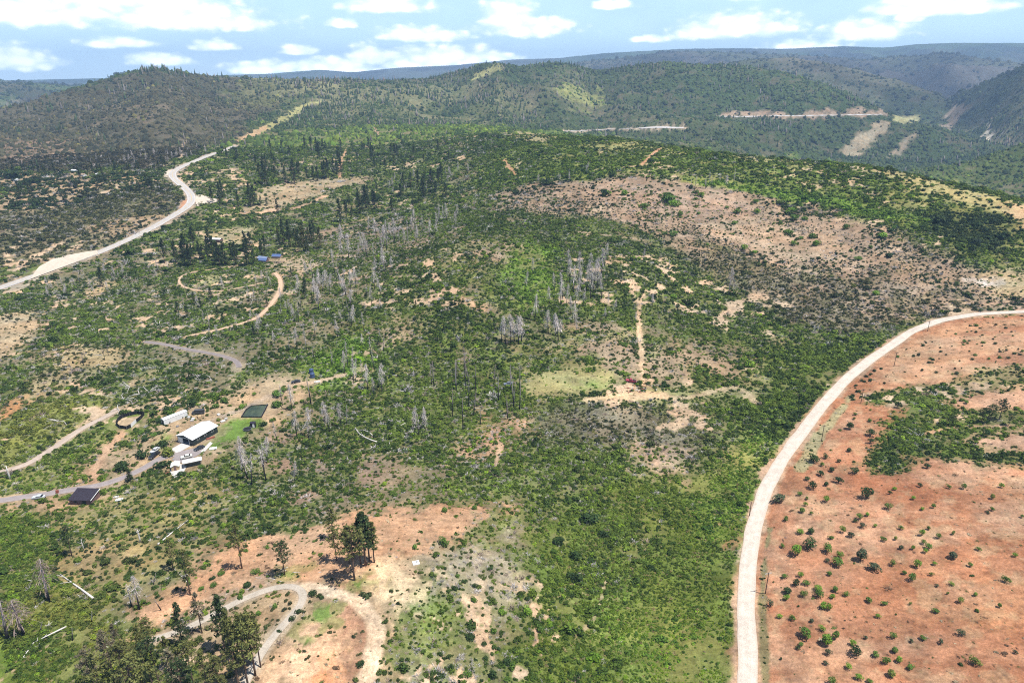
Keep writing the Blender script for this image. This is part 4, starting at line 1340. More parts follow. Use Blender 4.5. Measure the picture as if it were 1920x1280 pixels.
# litter on the bare ground: sticks, dry tufts
x, y, r, g = sample(95, 560, 2.6, -44, 46, sd=4242)
c = cell(x, y)
keep = (g.random(len(x)) < np.where(c[:, 3] < .2, .55 * fbm(x, y, 18, 3, 12) ** 1.5 * 2.2, 0)) & seen(x, y)
keep &= off_roads(x, y, .8) & off_buildings(x, y)
x, y, c = x[keep], y[keep], c[keep]
n = len(x)
s = np.exp(g.normal(size=n) * .45) * .34
tint = np.where((g.random(n) < .5)[:, None], np.array([.13, .085, .05]), np.array([.40, .33, .22])) * g.uniform(.6, 1.3, (n, 1))
tint = np.where((g.random(n) < .25)[:, None], np.array([.10, .13, .035]), tint)
field('dry_litter', np.stack([x, y, hgt(x, y) + CAMZ - .02], 1), np.stack([s * g.uniform(.7, 1.6, n), s * g.uniform(.7, 1.6, n), s * g.uniform(.5, 1.0, n)], 1), tint,
      np.array([KIDX['brush_kind_%d' % k] for k in range(3)] + [KIDX['mat_kind_0']])[g.integers(0, 4, n)], 'dry tufts and sticks littering the bare soil')['category'] = 'litter'

# ---- far scrub and far conifers: one mesh each, small real crowns
M_far = leaf_mat('far_scrub', attr='tint', var=.30, trans=.0, rough=.9)


def blobs(name, x, y, sx, sz_, tint, g, label, cone=False, mat=None):
    n = len(x)
    k = 5
    a = (np.arange(k) / k * 2 * math.pi)[None] + g.uniform(0, 6.28, n)[:, None]
    z0 = hgt(x, y) + CAMZ - sz_ * .08
    rr = sx[:, None] * g.uniform(.65, 1.25, (n, k))
    if cone:
        h1, h2, f1 = .06, .45, .62
    else:
        h1, h2, f1 = .0, .62, .74
    R1 = np.stack([x[:, None] + np.cos(a) * rr, y[:, None] + np.sin(a) * rr, (z0 + sz_ * h1)[:, None] + sz_[:, None] * g.uniform(0, .12, (n, k))], 2)
    a2 = a + .6
    rr2 = sx[:, None] * f1 * g.uniform(.55, 1.2, (n, k))
    R2 = np.stack([x[:, None] + np.cos(a2) * rr2, y[:, None] + np.sin(a2) * rr2, (z0 + sz_ * h2)[:, None] + sz_[:, None] * g.uniform(-.1, .1, (n, k))], 2)
    top = np.stack([x + g.normal(size=n) * sx * .15, y + g.normal(size=n) * sx * .15, z0 + sz_], 1)[:, None]
    V = np.concatenate([R1, R2, top], 1).reshape(-1, 3)
    f = []
    for i in range(k):
        j = (i + 1) % k
        f += [(i, j, k + i), (j, k + j, k + i), (k + i, k + j, 2 * k)]
    F = (np.array(f)[None] + (np.arange(n) * (2 * k + 1))[:, None, None]).reshape(-1, 3)
    o = mesh_obj(name, V, F, mat or M_far)
    vattr(o.data, 'tint', np.repeat(tint, 2 * k + 1, axis=0))
    o['kind'] = 'stuff'
    o['label'] = label
    o['category'] = 'trees' if cone else 'shrubs'
    return o


parts = []
for (r0, r1, sp, sz) in ((1250, 2100, 6.2, 2.7), (2100, 3600, 10.5, 4.0), (3600, 5200, 19.0, 6.5), (5200, 8200, 36.0, 11.0)):
    x, y, r, g = sample(r0, r1, sp, -40, 40, sd=int(r0) + 5)
    c = cell(x, y)
    v = fbm(x, y, 40, 4, 701, .6)
    keep = (g.random(len(x)) < np.clip(c[:, 3] * (.2 + 1.3 * v), 0, 1)) & seen(x, y)
    x, y, c = x[keep], y[keep], c[keep]
    k2 = off_roads(x, y, sz)
    x, y, c = x[k2], y[k2], c[k2]
    parts.append((x, y, c, sz * np.exp(g.normal(size=len(x)) * .35), g))
x = np.concatenate([p[0] for p in parts]); y = np.concatenate([p[1] for p in parts]); c = np.concatenate([p[2] for p in parts]); s = np.concatenate([p[3] for p in parts])
g = np.random.default_rng(5)
blobs('far_scrub', x, y, s, s * g.uniform(.8, 1.4, len(x)), mixcol(c, x, y, g) * (.9 - .3 * sstep(np.hypot(x, y), 2500, 5000))[:, None], g, 'dark scrub mottling the far hills and the canyon sides')
print('far scrub', len(x))


# ------------------------------------------------------------------ things
def thing(name, label, cat, loc=(0, 0, 0), rz=0.0, group=None, scale=None):
    o = bpy.data.objects.new(name, None)
    o.empty_display_size = .5
    o.location = loc
    o.rotation_euler = (0, 0, rz)
    if scale is not None:
        o.scale = scale
    tag(o, label, cat, group)
    COL.objects.link(o)
    return o


def tag(o, label, cat, group=None):
    o['label'] = label
    o['category'] = cat
    if group:
        o['group'] = group
    return o


def inst(name, src, parent=None):
    o = bpy.data.objects.new(name, src.data)
    COL.objects.link(o)
    if parent is not None:
        o.parent = parent
    return o


def place(px, py, sink=.15):
    """a photo pixel as a place on the ground: location, metres per photo pixel there"""
    x, y, r = spot(px, py)
    z = hgt(x, y)
    depth = y * math.cos(PITCH) - z * math.sin(PITCH)
    return (float(x[0]), float(y[0]), float(z[0]) + CAMZ - sink), float(depth[0]) / FPX


def tall(px_h, loc, mpp):
    """height in metres of an upright thing that covers px_h photo pixels"""
    d = math.atan2(CAMZ - loc[2], math.hypot(loc[0], loc[1]))
    return px_h * mpp / max(.35, math.cos(d))


# ---- shrubs and saplings that stand out one by one
MIDG = leaf_mat('mid_green_leaves', (.095, .175, .030))
DARKG = leaf_mat('dark_green_leaves', (.036, .070, .020))
LIMEG = leaf_mat('lime_leaves', (.15, .27, .032))
GREYG = leaf_mat('grey_green_leaves', (.075, .10, .052))
YELG = leaf_mat('yellow_green_leaves', (.16, .20, .04))
LEAFM = {'m': MIDG, 'd': DARKG, 'l': LIMEG, 'g': GREYG, 'y': YELG}
bark = simple('grey_brown_bark', (.11, .085, .065), .95, .4, 3.0)
SHRUB, CROWN = {}, {}
for k in range(5):
    c, u, v = bush_leaves(500 + k, 330, 5 + k % 3, .135, .66)
    c2 = c.copy(); c2[:, 2] = c2[:, 2] * 1.15 + .42
    for q, m in LEAFM.items():
        SHRUB[k, q] = quads_mesh('shrub_source', c, u, v, m)
        CROWN[k, q] = quads_mesh('crown_source', c2, u, v, m)
a = Acc()
for k in range(3):
    g = np.random.default_rng(k)
    e = g.uniform(-.3, .3, 2)
    a.add(*tube([(e[0] * .15, e[1] * .15, -.1), (e[0] * .5, e[1] * .5, .35), (e[0], e[1], .8)], [.05, .038, .02], 5))
STEM = a.build('stem_source', bark, link=False)

cnt = [0]


def where(px, py):
    """words for a place on the red field"""
    if py > 1190:
        b = 'near the bottom edge'
    elif py < 950:
        b = 'below the green band'
    else:
        b = ''
    if px < 1500:
        a = 'by the gravel road'
    elif px > 1760:
        a = 'far from the road'
    else:
        a = 'in mid field'
    return (a + ' ' + b).strip()




def shrub(px, py, size, col, label, group, sap=False):
    loc, mpp = place(px, py, .05)
    s = max(.35, size * mpp * .5)
    k = cnt[0] % 5
    cnt[0] += 1
    rz = rnd.uniform(0, 6.28)
    sc = (s * rnd.uniform(.8, 1.3), s * rnd.uniform(.8, 1.3), s * rnd.uniform(.8, 1.3))
    if sap:
        o = thing('oak_sapling', label, 'sapling', loc, rz, group, sc)
        inst('crown', CROWN[k, col], o)
        inst('trunk', STEM, o)
    else:
        o = inst('shrub', SHRUB[k, col])
        o.location = loc; o.rotation_euler = (0, 0, rz); o.scale = sc
        tag(o, label, 'shrub', group)
    return o


Z8 = [(390, 130, 95, 'g'), (610, 55, 62, 'd'), (690, 35, 42, 'd'), (765, 15, 55, 'd'), (530, 95, 27), (575, 120, 25), (560, 160, 27), (540, 200, 38), (597, 212, 28), (695, 135, 45), (435, 250, 32), (938, 115, 85, 'd'), (1115, 60, 28, 'l'), (1085, 85, 25, 'd'), (1070, 175, 42), (1235, 122, 28), (1275, 42, 25, 'd'), (1355, 172, 30), (1285, 184, 24), (1450, 52, 28), (1545, 52, 42), (1775, 46, 28), (1720, 116, 32, 'y'), (1720, 188, 26), (1695, 208, 18, 'd'), (1905, 230, 25), (900, 240, 50), (945, 222, 26), (870, 258, 28, 'd'), (915, 292, 30, 'g'), (990, 288, 24), (1150, 305, 36), (1325, 306, 32), (1285, 344, 46), (1390, 360, 36), (1475, 335, 24), (535, 335, 52, 'l'), (595, 330, 52, 'd'), (720, 366, 30), (795, 326, 42), (850, 356, 46, 'g'), (1045, 380, 30), (1120, 370, 24, 'y'), (418, 418, 26), (580, 420, 88, 'd'), (515, 465, 84, 'l'), (690, 442, 58), (1155, 428, 36, 'g'), (1230, 430, 28), (1295, 394, 28), (1330, 425, 38), (1305, 448, 32), (1475, 484, 55, 'g'), (1635, 433, 28), (770, 478, 36), (765, 525, 62), (700, 508, 34, 'g'), (905, 495, 78, 'g'), (985, 555, 68, 'g'), (1100, 530, 42), (1250, 535, 56), (1225, 625, 52), (1175, 583, 28), (1360, 524, 32), (1340, 590, 25, 'y'), (1585, 538, 32), (1865, 474, 30), (710, 590, 32), (430, 605, 32), (535, 600, 32), (495, 652, 48, 'd'), (570, 645, 36), (450, 700, 55, 'd'), (445, 742, 52, 'l'), (545, 720, 36), (645, 680, 52, 'l'), (640, 720, 52), (745, 690, 36), (730, 732, 36), (810, 716, 36), (665, 796, 62, 'l'), (710, 802, 46, 'l'), (955, 755, 46), (1050, 775, 36), (1470, 653, 26), (1380, 658, 20, 'g'), (1800, 632, 50), (1615, 718, 26), (1445, 708, 18), (345, 782, 36, 'g'), (400, 850, 36), (475, 868, 50), (600, 880, 30, 'g'), (1010, 850, 42), (1210, 772, 20), (1370, 816, 42), (1520, 755, 42, 'y'), (1765, 788, 28), (560, 970, 74), (665, 935, 48), (540, 1025, 34), (510, 1048, 24, 'd'), (690, 1020, 92), (750, 985, 58), (700, 1080, 40, 'g'), (850, 1018, 52), (880, 1088, 78, 'd'), (410, 1112, 22, 'd'), (935, 984, 30, 'g'), (1110, 980, 36), (1290, 994, 36), (1215, 1003, 26, 'g'), (1115, 1066, 42), (1400, 1013, 34, 'g'), (1530, 964, 36, 'g'), (990, 1095, 42), (1060, 1140, 62), (1140, 1126, 46), (1210, 1168, 50), (830, 1165, 40, 'l'), (685, 1145, 34, 'g'), (1605, 1140, 74, 'y'), (1095, 1215, 58, 'y'), (890, 1232, 46), (730, 1262, 62), (960, 1258, 42), (1860, 1074, 26, 'g')]
LAB = {'m': ('small green oak sapling on the red field', 'mid green saplings dotted over the red field'),
       'l': ('small lime green sapling on the red field', 'lime green saplings on the red field'),
       'd': ('small dark sapling on the red field', 'dark green saplings on the red field'),
       'g': ('thin grey green sapling on the red field', 'grey green saplings on the red field'),
       'y': ('small yellow green sapling on the red field', 'yellow green saplings on the red field')}
for e in Z8:
    q = e[3] if len(e) > 3 else ('m' if cnt[0] % 3 else 'l')
    px, py = 1340 + e[0] / 3.31, 900 + e[1] / 3.31
    if e[:2] == (390, 130):
        shrub(px, py, 95 / 3.31, 'g', 'largest grey green oak leaning over the edge of the gravel road bend', None, True)
    elif e[:2] == (1605, 1140):
        shrub(px, py, 74 / 3.31, 'y', 'lone yellow green sapling near the bottom right corner of the red field', None, True)
    elif e[:2] == (938, 115):
        shrub(px, py, 85 / 3.31, 'd', 'largest dark round oak alone in the middle of the red field', None, True)
    else:
        size_ = 'tiny' if e[2] < 29 else ('small' if e[2] < 44 else ('sturdy' if e[2] < 60 else 'big'))
        shrub(px, py, e[2] / 3.31 * (1.25 if e[2] < 40 else 1.12), q, LAB[q][0].replace('thin', size_).replace('small', size_) + ' ' + where(px, py), LAB[q][1], True)
for e in [(810, 782, 62), (935, 820, 66), (935, 865, 42), (845, 700, 26), (835, 725, 22), (928, 737, 30), (1040, 777, 22), (933, 670, 18), (915, 635, 18), (1095, 655, 46), (805, 915, 36), (592, 980, 70), (663, 960, 36), (740, 978, 36), (640, 1004, 30), (700, 1036, 46), (635, 1060, 40), (845, 1048, 46), (1272, 1018, 46), (555, 1085, 40), (1540, 592, 34), (1510, 628, 30), (1632, 828, 56), (1810, 440, 48)]:
    shrub(1340 + e[0] / 3.2, 560 + e[1] / 3.2, e[2] / 3.2, 'd' if e[2] > 35 else 'm', 'round dark shrub on the red ground between gravel road and green band', 'round shrubs between the gravel road and the green band', True)


def spread(poly, n, sd):
    g = random.Random(sd)
    xs, ys = [p[0] for p in poly], [p[1] for p in poly]
    P = np.array(poly, float)
    out = []
    while len(out) < n:
        x, y = g.uniform(min(xs), max(xs)), g.uniform(min(ys), max(ys))
        if in_poly(np.array([x]), np.array([y]), P)[0]:
            out.append((x, y))
    return out


def sfx(poly, px, py):
    """which part of its stand a thing is in"""
    xs, ys = [p[0] for p in poly], [p[1] for p in poly]
    u, v = (px - min(xs)) / (max(xs) - min(xs)), (py - min(ys)) / (max(ys) - min(ys))
    return ', ' + ('upper ' if v < .5 else 'lower ') + ('left' if u < .33 else 'right' if u > .67 else 'middle')


for px, py in spread([(1650, 690), (1720, 640), (1800, 612), (1918, 604), (1918, 680), (1850, 686), (1780, 706), (1660, 722)], 78, 3):
    o = shrub(px, py, rnd.choice([4, 5, 6, 8, 9]), rnd.choice('ddgm'), 'tiny dark bush on the pale pink upper field, %s' % ('right half, near the road' if px > 1780 and py < 640 else 'right half, away from the road' if px > 1780 else 'left half, near the road' if py < 680 else 'left half, above the green band'), 'tiny bushes on the upper field')
for px, py in spread([(1585, 740), (1640, 690), (1645, 700), (1600, 750)], 16, 4):
    shrub(px, py, rnd.choice([6, 8, 9]), 'd', 'small dark bush on the verge beside the gravel road', 'bushes on the verge of the gravel road')
Z2 = [(1450, 575, 72, 'd'), (1535, 655, 84, 'd'), (1435, 630, 42, 'm'), (1380, 652, 32, 'm'), (1465, 672, 42, 'l'), (1310, 752, 32, 'd'), (1535, 770, 74, 'd'), (1475, 820, 42, 'm'), (1300, 930, 62, 'l'), (1175, 930, 42, 'l'), (1305, 866, 36, 'd'), (1115, 715, 36, 'd'), (955, 748, 42, 'm'), (1035, 870, 52, 'm'), (1040, 797, 32, 'd'), (920, 850, 26, 'd'), (1125, 805, 26, 'd'), (1020, 1055, 62, 'd'), (1140, 1030, 46, 'm'), (1090, 1086, 32, 'd'), (1095, 1158, 42, 'd'), (1155, 1112, 32, 'd'), (1200, 1182, 62, 'd'), (1230, 1200, 52, 'm'), (1010, 1246, 58, 'm'), (735, 1035, 28, 'd'), (920, 1208, 42, 'd'), (1130, 1248, 74, 'd'), (1365, 1020, 62, 'm'), (1205, 1265, 42, 'm'), (1620, 480, 110, 'd'), (1680, 545, 60, 'd')]
for x, y, s, q in Z2:
    shrub(500 + x / 2.667, 800 + y / 2.667, s / 2.667, q, {'d': 'round dark shrub between the white brush slope and the green valley', 'm': 'round mid green shrub between the white brush slope and the green valley', 'l': 'bright lime shrub at the edge of the white brush slope'}[q], {'d': 'dark shrubs along the valley edge', 'm': 'mid green shrubs along the valley edge', 'l': 'lime shrubs along the valley edge'}[q])
for x, y, s in [(145, 515, 46), (740, 605, 42), (885, 592, 62), (1045, 410, 42), (1075, 393, 26), (890, 422, 42), (620, 452, 18), (740, 462, 20), (235, 633, 22)]:
    shrub(500 + x / 2.667, 800 + y / 2.667, s / 2.667, 'm' if s > 30 else 'y', 'small green shrub growing on the bare pink clearing', 'shrubs on the bare pink clearing')
for x, y, s in [(235, 840, 55), (275, 856, 32), (160, 930, 46), (125, 965, 42), (60, 1026, 32), (470, 1195, 46)]:
    shrub(500 + x / 2.667, 800 + y / 2.667, s / 2.667, 'd', 'dark round shrub lining the pale loop track', 'dark shrubs beside the loop track')
for x, y, s in [(735, 555, 90), (480, 500, 55), (490, 552, 60), (385, 578, 60), (545, 462, 60), (590, 598, 40), (680, 645, 60), (805, 455, 72), (880, 270, 50), (895, 480, 36), (820, 765, 60), (940, 715, 60), (870, 876, 32), (1060, 195, 36), (1230, 305, 32), (1100, 135, 62), (725, 290, 46), (1240, 220, 30)]:
    shrub(280 + x / 4, 960 + y / 4, s / 4, 'm' if x % 3 else 'd', 'green shrub on the red eroded bank above the loop track', 'shrubs on the red bank above the loop track')
for x, y, s, q in [(945, 385, 92, 'm'), (900, 295, 95, 'm'), (1010, 335, 105, 'm'), (1160, 385, 84, 'l'), (1270, 272, 52, 'l'), (1460, 290, 112, 'm'), (1520, 238, 74, 'm'), (1460, 375, 112, 'm'), (740, 372, 125, 'd'), (540, 450, 104, 'm'), (455, 500, 92, 'd'), (530, 400, 92, 'd'), (330, 668, 84, 'd'), (300, 602, 62, 'm'), (415, 622, 62, 'm'), (300, 815, 165, 'd'), (480, 705, 125, 'd'), (525, 790, 155, 'y'), (480, 890, 122, 'd'), (150, 905, 125, 'd'), (650, 965, 84, 'd'), (820, 895, 62, 'm'), (960, 495, 62, 'y'), (1345, 540, 84, 'd'), (1415, 500, 52, 'm')]:
    shrub(200 + x / 4.571, 680 + y / 4.571, s / 4.571, q, {'d': 'large dark bush in the farm yard near the white roofed barn', 'm': 'mid green bush in the farm yard near the white roofed barn', 'l': 'lime green bush beside the farm pond', 'y': 'yellow green bush in the farm yard'}[q], {'d': 'dark bushes in the farm yard', 'm': 'mid green bushes in the farm yard', 'l': 'lime bushes beside the pond', 'y': 'yellow green bushes in the farm yard'}[q])
for x, y, s in [(650, 400, 36), (890, 440, 42), (990, 460, 42), (1005, 492, 46), (908, 377, 42), (950, 380, 32), (905, 340, 36), (880, 350, 32), (740, 305, 32), (745, 350, 36), (658, 348, 36), (615, 328, 26), (480, 290, 26), (490, 354, 26), (408, 364, 36), (350, 300, 72), (390, 318, 52), (165, 270, 42), (90, 267, 42), (250, 325, 36), (375, 446, 42), (340, 445, 32), (1300, 455, 52), (1135, 420, 42), (1195, 555, 36), (1345, 418, 26), (1205, 333, 26), (530, 490, 26), (735, 525, 32), (690, 510, 42), (795, 431, 24), (940, 463, 24), (850, 396, 26), (1245, 503, 26), (905, 490, 36), (385, 722, 46), (1265, 706, 42), (1160, 518, 26)]:
    shrub(1100 + x / 2.341, 250 + y / 2.341, s / 2.341, 'm' if (x + y) % 3 else 'l', 'dense green bush scattered on the dry pinkish brown slope', 'green bushes on the brown slope')

# ---- pines
needle_d = leaf_mat('pine_needles_dark', (.045, .072, .024), var=.45, trans=.12)
needle_m = leaf_mat('pine_needles_olive', (.125, .138, .042), var=.45, trans=.15)
needle_g = leaf_mat('pine_needles_grey', (.15, .135, .085), var=.4, trans=.1)
pbark = simple('pine_bark', (.13, .085, .06), .95, .45, 1.6)


def pine_src(seed, style):
    """unit-height pine: trunk with limbs, crown of needle tufts. style: tall (bare lower trunk), cone, round"""
    g = np.random.default_rng(seed)
    lean = g.normal(size=2) * .02
    zz = np.linspace(0, .97, 7)
    ax = np.stack([lean[0] * zz ** 2 + .004 * np.sin(zz * 9), lean[1] * zz ** 2, zz], 1)
    ax[0, 2] = -.02
    tr = Acc()
    tr.add(*tube(ax, .0135 * (1.02 - zz) ** .8 + .0015, 7))
    C, U, W_ = [], [], []
    start = {'tall': .36, 'cone': .12, 'round': .42, 'open': .32}[style]
    wid = {'tall': .13, 'cone': .17, 'round': .21, 'open': .17}[style]
    nl = {'tall': 44, 'cone': 60, 'round': 46, 'open': 34}[style]
    for i in range(nl):
        f = (i + g.uniform(0, 1)) / nl
        z = start + (1 - start) * f ** (.9 if style != 'round' else .8)
        if style == 'round':
            prof = math.sqrt(max(.05, 1 - (2 * f - .85) ** 2 * .8))
        elif style == 'cone':
            prof = (1 - f) ** .8 + .06
        else:
            prof = (math.sin(math.pi * min(1, f * .85 + .18)) ** .7) * (1 - .35 * f)
        L_ = wid * prof * g.uniform(.6, 1.2)
        a = g.uniform(0, 6.283)
        b0 = np.array([np.interp(z, zz, ax[:, 0]), np.interp(z, zz, ax[:, 1]), z])
        dr = np.array([math.cos(a), math.sin(a), g.uniform(-.15, .35) if style != 'cone' else g.uniform(-.25, .1)])
        tip = b0 + dr * L_
        tr.add(*tube([b0, (b0 + tip) / 2 + np.array([0, 0, .01]), tip], [.0035, .0026, .0012], 4))
        for q in (.45, .75, 1.0):
            cc = b0 + dr * L_ * q + g.normal(size=3) * .012
            m = 9
            d = rand_dirs(m, g, .5)
            C.append(cc + d * .024 * g.uniform(.5, 1.3, (m, 1)))
            nr = rand_dirs(m, g, .6)
            u, v = frame_axes(nr, g)
            s = g.uniform(.010, .021, (m, 1))
            U.append(u * s * 1.3); W_.append(v * s * .75)
    return tr.build('trunk_source', pbark, link=False, smooth=True), (np.concatenate(C), np.concatenate(U), np.concatenate(W_))


PINES = {}
for sty, n in (('tall', 3), ('cone', 3), ('round', 2), ('open', 2)):
    for k in range(n):
        tr_, (C, U, W_) = pine_src(40 + 7 * k + len(sty) * 31, sty)
        for q, m in (('d', needle_d), ('m', needle_m), ('g', needle_g)):
            PINES[sty, k, q] = (tr_, quads_mesh('crown_source', C, U, W_, m))
NP = {'tall': 3, 'cone': 3, 'round': 2, 'open': 2}


def pine(px, py, ph, sty, q, label, group=None, fat=1.0):
    loc, mpp = place(px, py, .1)
    h = tall(ph, loc, mpp)
    k = rnd.randrange(NP[sty])
    f = fat * rnd.uniform(.9, 1.15)
    o = thing('pine_tree', label, 'tree', loc, rnd.uniform(0, 6.28), group, (h * f, h * f, h))
    tr_, cr_ = PINES[sty, k, q]
    inst('trunk', tr_, o); inst('crown', cr_, o)
    return o


pine(665, 1087, 92, 'round', 'm', 'broad olive crowned pine at the front of the pine cluster, big shadow beside it', None, 1.15)
pine(631, 1050, 58, 'round', 'm', 'leaning pine on the left side of the cluster on the pink clearing', None, 1.0)
pine(625, 1006, 56, 'open', 'm', 'slim pine standing behind the cluster on the pink clearing', None, 1.1)
for px, py, h in ((676, 1057, 78), (686, 1060, 92), (702, 1054, 70), (693, 1050, 80), (655, 1055, 66)):
    pine(px, py, h, 'tall', 'm' if px in (702, 655) else 'd', 'tall slim pine in the tight cluster on the pink clearing', 'pines of the cluster on the pink clearing', 1.1)
pine(454, 1065, 82, 'open', 'm', 'lone thin crowned pine on the upper red bank', None, .9)
pine(534, 1077, 58, 'round', 'd', 'lone pine with a small round crown on a bare trunk', None, 1.0)
pine(357, 1115, 80, 'open', 'm', 'leaning pine at the left end of the red bank', None, 1.0)
pine(379, 1186, 74, 'open', 'g', 'thin nearly bare pine beside the lower arm of the loop track', None, .8)
pine(343, 1212, 76, 'cone', 'd', 'dark cone shaped fir at the foot of the loop track', None, 1.0)
pine(135, 1042, 56, 'round', 'd', 'dark pine with black shadow alone on the lower left meadow', None, 1.1)
pine(325, 1068, 58, 'open', 'm', 'grey green pine on the meadow above the red bank', None, 1.1)
pine(423, 1222, 98, 'tall', 'd', 'dark pine between the arms of the loop track, nearest the lower arm', None, 1.0)
for px, py, h in ((479, 1266, 108), (466, 1288, 124), (489, 1250, 92), (450, 1296, 120), (442, 1246, 92), (471, 1240, 84)):
    pine(px, py, h, 'tall', 'm', 'tall olive pine with a bare grey trunk inside the loop track', 'tall pines inside the loop track', .85)
for i, (px, py, h) in enumerate(((212, 1262, 78), (238, 1300, 88), (270, 1250, 74), (300, 1285, 84), (334, 1310, 88), (362, 1280, 72), (394, 1308, 80), (258, 1340, 100), (305, 1350, 100), (355, 1350, 100), (192, 1316, 88), (416, 1322, 84), (222, 1228, 58), (282, 1218, 56), (322, 1256, 62), (178, 1290, 72), (346, 1274, 60), (242, 1268, 64))):
    q = 'g' if i in (0, 4, 12, 15) else ('d' if i in (3, 9) else 'm')
    pine(px, py, h, 'round' if i % 2 else 'open', q, {'g': 'greyish half dead pine in the grove at the lower left corner', 'm': 'olive green pine in the dense grove at the lower left corner', 'd': 'dark green pine in the dense grove at the lower left corner'}[q], {'g': 'greyish pines of the lower left grove', 'm': 'olive pines of the lower left grove', 'd': 'dark pines of the lower left grove'}[q], 1.0)
pine(245, 902, 24, 'cone', 'd', 'small dark cone shaped conifer at the edge of the farm driveway', None, 1.7)
pine(192, 537, 36, 'cone', 'd', 'lone dark conifer above the short tan track near the highway', None, 1.3)
for px, py, h in ((1874, 786, 38), (1855, 792, 34), (1840, 792, 28), (1784, 798, 20), (1891, 798, 24)):
    pine(px, py, h, 'round', 'd', 'dark pine standing in the green band across the red field', 'pines in the green band', 1.5)
g_ = random.Random(11)
for i in range(26):
    pine(350 + i * 5.6 + g_.uniform(-7, 7), 487 + g_.uniform(-22, 12), g_.uniform(24, 48), g_.choice(['cone', 'cone', 'tall']), 'd', 'dark conifer in the grove beside the blue roofed house', 'conifers left of the blue roofed house', 1.15)
for i in range(16):
    pine(524 + i * 5.0 + g_.uniform(-6, 6), 462 + g_.uniform(-16, 12), g_.uniform(26, 48), g_.choice(['cone', 'tall']), 'd' if i % 3 else 'm', 'conifer in the grove behind the blue roofed house', 'conifers behind the blue roofed house', 1.1)
for px, py, h in ((490, 347, 40), (497, 345, 42), (500, 349, 36), (517, 340, 28), (552, 345, 46), (576, 338, 24), (588, 338, 26), (596, 339, 26), (610, 336, 34), (616, 334, 36), (606, 335, 30), (625, 328, 32), (632, 330, 28), (640, 327, 28), (447, 389, 30), (470, 388, 44), (477, 386, 38), (489, 386, 18), (500, 386, 16), (418, 370, 32), (412, 372, 30), (413, 395, 30), (639, 417, 44), (650, 409, 34), (675, 400, 38), (686, 392, 26), (680, 396, 30), (309, 494, 46), (347, 497, 46), (358, 499, 42), (330, 492, 40), (398, 380, 30), (560, 336, 30), (535, 342, 30), (521, 400, 26)):
    pine(px, py, h, g_.choice(['cone', 'cone', 'tall']), 'd', 'dark conifer near the tan clearing east of the highway bend', 'conifers around the clearing by the highway bend', 1.15)
for poly, n, lab, grp, hh in (([(640, 380), (760, 350), (840, 340), (840, 370), (700, 405), (650, 420)], 24, 'dark conifer at the foot of the grey snag belt', 'conifers at the foot of the snag belt', (20, 34)),
                              ([(420, 300), (520, 275), (700, 275), (860, 285), (860, 315), (640, 320), (470, 340)], 44, 'small dark conifer on the green slope beyond the tan clearing', 'conifers on the slope beyond the clearing', (14, 26)),
                              ([(20, 345), (250, 335), (330, 345), (120, 385), (20, 395)], 30, 'dark round topped tree on the tan flats west of the highway', 'trees on the tan flats', (10, 18)),
                              ([(0, 318), (180, 322), (330, 305), (330, 318), (180, 333), (0, 330)], 34, 'dark tree in the row at the foot of the western hill', 'trees at the foot of the western hill', (12, 20))):
    for px, py in spread(poly, n, len(lab)):
        rr = 'tan flats' in grp
        pine(px, py, g_.uniform(*hh), 'round' if rr else g_.choice(['cone', 'tall']), 'd', lab + sfx(poly, px, py), grp, 1.7 if rr else 1.2)

for poly, n, lab, grp, hh in (([(250, 560), (420, 560), (560, 500), (620, 560), (520, 640), (350, 610)], 14, 'small dark conifer scattered among the tracks on the left slope', 'conifers among the tracks on the left slope', (14, 26)),
                              ([(640, 560), (760, 500), (900, 520), (1000, 600), (860, 690), (700, 660)], 12, 'tiny dark conifer on the green face of the central hill', 'tiny conifers on the central hill', (9, 15))):
    for px, py in spread(poly, n, len(lab)):
        pine(px, py, g_.uniform(*hh), 'cone', 'd', lab + sfx(poly, px, py), grp, 1.3)

# ---- dead snags
m, t = new_mat('dead_wood')
tc_ = t.n('ShaderNodeTexCoord')
sp_ = t.n('ShaderNodeSeparateXYZ'); t.link(tc_.outputs['Object'], sp_.inputs[0])
oi = t.n('ShaderNodeObjectInfo')
nz = t.noise(tc_.outputs['Object'], 14, 4, .6)
# charred up to a ragged height that differs from tree to tree
hh = t.math('ADD', sp_.outputs[2], t.math('MULTIPLY', t.math('SUBTRACT', nz, .5), .5))
hh = t.math('SUBTRACT', hh, t.math('ADD', t.math('MULTIPLY', oi.outputs['Random'], .40), .25))
char = t.maprange(hh, -.12, .06)
col = t.mix(char, (.022, .019, .018), t.mix(oi.outputs['Random'], (.36, .32, .30), (.26, .225, .21)))
finish(t, col, .9)
WOOD = m
M_grey = leaf_mat('grey_twigs', (.57, .52, .51), var=.35, trans=.0, rough=.9)
M_brown = leaf_mat('brown_twigs', (.21, .165, .155), var=.35, trans=.0, rough=.9)
M_white = simple('bleached_wood', (.58, .54, .50), .85, .25, 4.0)
M_char = simple('charred_wood', (.025, .021, .020), .95, .4, 5.0)


